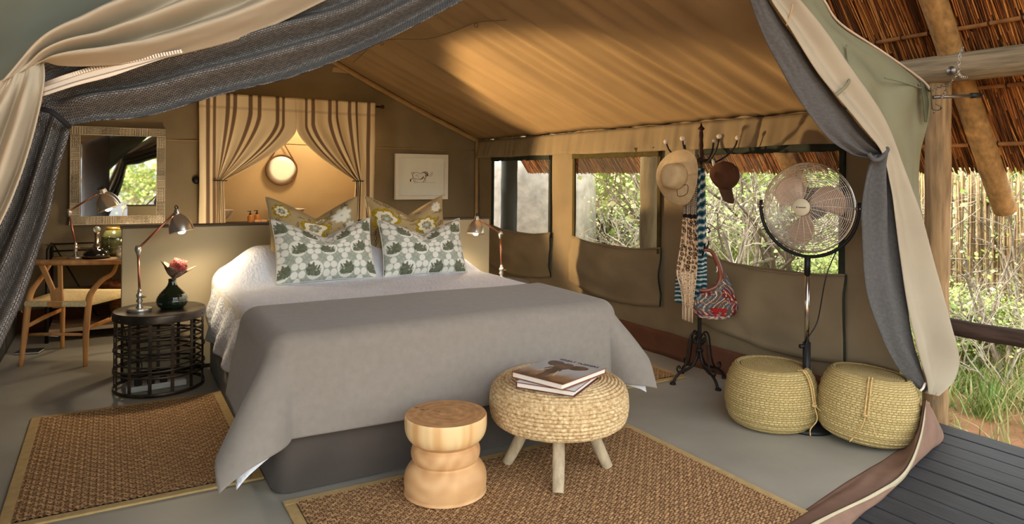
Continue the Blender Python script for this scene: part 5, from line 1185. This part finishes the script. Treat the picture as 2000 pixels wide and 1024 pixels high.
for c_ in range(2600):
    d = 4.6+8*rr.random()**1.25; a = math.radians(rr.uniform(30, 74)); x_, y_ = d*math.sin(a), d*math.cos(a)
    if x_ < 4.5 or (x_ < 5.0 and rr.random() < .75): continue
    hh = rr.uniform(.08, .30)*(1 if d > 5.4 else .7); cc = rr.choice(GC)
    for b_ in range(12):
        ox_, oy_ = x_+rr.gauss(0, .06), y_+rr.gauss(0, .06); z_ = gz(ox_, oy_); lx, ly = rr.gauss(0, .09), rr.gauss(0, .09); w_ = rr.uniform(.003, .006); h2 = hh*rr.uniform(.5, 1.2)
        q = len(gb.v); ta = rr.uniform(0, PI); wx, wy = math.cos(ta)*w_, math.sin(ta)*w_
        gb.add([(ox_-wx, oy_-wy, z_), (ox_+wx, oy_+wy, z_), (ox_+lx*.4+wx*.8, oy_+ly*.4+wy*.8, z_+h2*.6), (ox_+lx*.4-wx*.8, oy_+ly*.4-wy*.8, z_+h2*.6), (ox_+lx, oy_+ly, z_+h2)], [(0,1,2,3), (3,2,4)], None, [cc]*5)
tag(gb.build('bush_grass', mat('grass_blade', vcol=True, rough=.8), smooth=False), 'loose green and straw grass growing beyond the deck', 'grass', kind='stuff')
# plants: prototypes, then copies
bark = mat('dry_bark', rgb(150,136,112), .9, var=.3, vs=12); twig_w = mat('bleached_twig', rgb(196,186,164), .9, var=.2, vs=10)
leaf = mat('bush_leaf', vcol=True, rough=.6, spec=.3)
b_ = leaf.node_tree.nodes['Principled BSDF']
LC = [rgb(176,196,98), rgb(150,178,84), rgb(196,206,126), rgb(128,158,76), rgb(206,204,146)]
def grow(mb, p, d, ln, r, depth, tips, rr, spread):
    n = 4; pts = [p]; q = p.copy(); dd = d.copy()
    for i in range(n):
        dd = (dd+V(rr.gauss(0, .16), rr.gauss(0, .16), rr.gauss(0, .12)+.02)).normalized(); q = q+dd*(ln/n); pts.append(q)
        if depth <= 1: tips.append(q)
    mb.tube(pts, [lerp(r, r*.55, i/n) for i in range(n+1)], 5 if depth > 1 else 3, caps=False)
    if depth:
        for k in range(rr.choice((2, 3, 3))):
            e = (dd+V(rr.gauss(0, spread), rr.gauss(0, spread), rr.gauss(.1, spread*.7))).normalized(); grow(mb, pts[rr.choice((2, 3, 4, 4))], e, ln*rr.uniform(.55, .85), r*.55, depth-1, tips, rr, spread)
def shrub(name, seed, stems, ln, r, depth, leaves, lsz, bm_, spread=.5, cols=LC, label='', group='', cat='shrub'):
    rr = random.Random(seed); t = thing(name, label, cat, (0,0,0), group); br_ = MB(); tips = []
    for k in range(stems):
        a = rr.uniform(0, 2*PI); grow(br_, V(rr.gauss(0, .1), rr.gauss(0, .1), -.05), V(math.cos(a)*.5, math.sin(a)*.5, 1).normalized(), ln*rr.uniform(.7, 1.1), r, depth, tips, rr, spread)
    br_.build('branches', bm_, t)
    if leaves:
        lb = MB()
        for k in range(leaves):
            p_ = rr.choice(tips)+V(rr.gauss(0, .10), rr.gauss(0, .10), rr.gauss(0, .08)); s = lsz*rr.uniform(.6, 1.3); d1 = V(rr.gauss(0,1), rr.gauss(0,1), rr.gauss(0,.6)).normalized()*s; d2 = d1.orthogonal().normalized()*s*.42
            c = rr.choice(cols); lb.add([p_, p_+d1*.5+d2, p_+d1, p_+d1*.5-d2], [(0,1,2,3)], None, [c]*4)
        lb.build('foliage', leaf, t, smooth=False, kind='stuff')
    return t
TREE = shrub('leafy_tree', 3, 3, 1.5, .055, 4, 5200, .075, bark, .5, LC, 'pale green leafy tree in the bush behind the tent', 'leafy trees of the bush', 'tree')
BUSH = shrub('leafy_bush', 8, 7, .65, .02, 3, 3000, .055, bark, .55, LC, 'low leafy green bush growing beyond the deck', 'leafy bushes beyond the deck', 'bush')
DRY = shrub('dry_thornbush', 14, 8, .8, .014, 4, 260, .04, twig_w, .6, LC, 'tangled bare thornbush with bleached twigs beyond the deck', 'bare thornbushes beyond the deck', 'bush')
DEAD = shrub('bare_tree', 21, 3, 1.1, .035, 3, 120, .05, mat('grey_bark', rgb(118,106,88), .9, var=.3, vs=12), .55, LC, 'small bare tree with grey crooked branches in the bush', 'bare trees of the bush', 'tree')
used = {}
def plant(proto, x_, y_, s, rz):
    o = proto if proto.name not in used else copy_tree(proto); used[proto.name] = 1; o.location = (x_, y_, gz(x_, y_)); o.rotation_euler = (0, 0, rz); o.scale = (s, s, s*1.0)
    kd = {'leafy_tree': 'pale green leafy tree', 'leafy_bush': 'low leafy green bush', 'dry_thornbush': 'tangled bleached thornbush', 'bare_tree': 'bare tree with grey crooked branches'}[proto.name]
    q = CAMR.transposed() @ (Vector((x_, y_, .6))-EYE); u = U0-F*q.x/q.z
    o['label'] = kd+(' reflected in the carved mirror' if q.z > 0 else ' seen through the window by the bed corner' if u < 1100 else ' seen through the middle window' if u < 1330 else ' seen through the window behind the fan' if u < 1720 else ' in the bush beyond the log rail'); return o
rr = random.Random(4)
def polar(a, d): return d*math.sin(math.radians(a)), d*math.cos(math.radians(a))
for k in range(30):
    a = 31+k*1.5+rr.uniform(-.5, .5); d = rr.uniform(13, 19)
    if k % 2: plant(TREE, *polar(a, d), rr.uniform(.9, 1.5), rr.uniform(0, 6.3))
    else: plant(BUSH, *polar(a, d*.85), rr.uniform(1.6, 2.4), rr.uniform(0, 6.3))
for k in range(26):
    a = rr.uniform(40, 73); d = rr.uniform(8.2, 11.5)
    plant(BUSH if k % 3 == 0 else DRY, *polar(a, d), rr.uniform(.6, 1.0) if k % 3 == 0 else rr.uniform(.7, 1.25), rr.uniform(0, 6.3))
for a, d, s in ((49.5, 8.0, 1.0), (52, 9.2, 1.3), (42.5, 10.2, 1.2), (66.2, 6.7, .8), (64.0, 9.6, 1.3), (44, 12, 1.6), (38.6, 10.8, 1.2)): plant(DEAD, *polar(a, d), s, rr.uniform(0, 6.3))
for a, d, s in ((62.3, 7.0, .6), (67.8, 7.0, .55), (65, 7.1, .5)): plant(BUSH, *polar(a, d), s, rr.uniform(0, 6.3))
for a, d, s in ((63.2, 6.6, .55), (66.6, 6.3, .6), (69.5, 6.8, .6)): plant(DRY, *polar(a, d), s, rr.uniform(0, 6.3))
# reed fence
fe = thing('reed_fence', 'screen fence of upright dry reeds standing in the bush', 'fence', (*polar(66, 7.6), 0), None)
fm = mat('fence_reed', rgb(142,120,84), .9, var=.35, vs=6); pole_me = None; A0, A1 = V(*polar(59, 8.0), 0), V(*polar(79, 7.2), 0)
for k in range(230):
    p_ = A0.lerp(A1, k/229); h2 = 1.48+.12*nz(k*.7)+.05*rr.random()
    if pole_me is None:
        o = MB().tube([V(0,0,-.3), V(.004,0,.7), V(0,0,1.5)], [.010,.009,.007], 5).build('reed', fm); pole_me = o.data
    else: o = bpy.data.objects.new('reed', pole_me); COL.objects.link(o)
    o.parent = fe; o.location = p_-Vector(fe.location)+V(0, 0, gz(p_.x, p_.y)*.5); o.scale = (1.2, 1.2, h2/1.5); o.rotation_euler = (rr.gauss(0, .02), rr.gauss(0, .02), 0)
for z in (.5, 1.15): MB().tube([A0+V(0,0,z), A1+V(0,0,z)], .012, 5).build('fence_rail', fm, fe)
# sword-leaved plants
for k, (u, v, s) in enumerate(((1868, 560, 1.0), (1890, 585, 1.1), (1920, 600, .95))):
    p_ = at_d(u, v+45, 6.2); p_.z = gz(p_.x, p_.y); t = thing('sword_plant', 'clump of blue-green sword-shaped leaves near the rail', 'plant', tuple(p_), 'sword plants near the rail'); rr = random.Random(k)
    for q in range(15):
        a = rr.uniform(0, 2*PI); ln = .38*s*rr.uniform(.7, 1.15); lean = rr.uniform(.15, .75); d = V(math.cos(a), math.sin(a), 0); sd = V(-d.y, d.x, 0); g = []
        for i in range(7):
            t_ = i/6; w_ = .016*(1-t_**1.6)+.001; c_ = p_+d*(ln*lean*t_**1.3)+V(0,0,ln*t_*(1-.25*lean*t_)); g.append([tuple(c_-sd*w_+d*.004), tuple(c_), tuple(c_+sd*w_+d*.004)])
        MB().grid(g).build('leaf', mat('sword_leaf', rgb(108,140,122), .6, var=.2, vs=8), t)

for k in range(9): plant(TREE if k % 3 else BUSH, -7+2.2*k+rr.uniform(-.5, .5), -9-rr.uniform(0, 3), 1.2+.5*rr.random(), k*1.7)
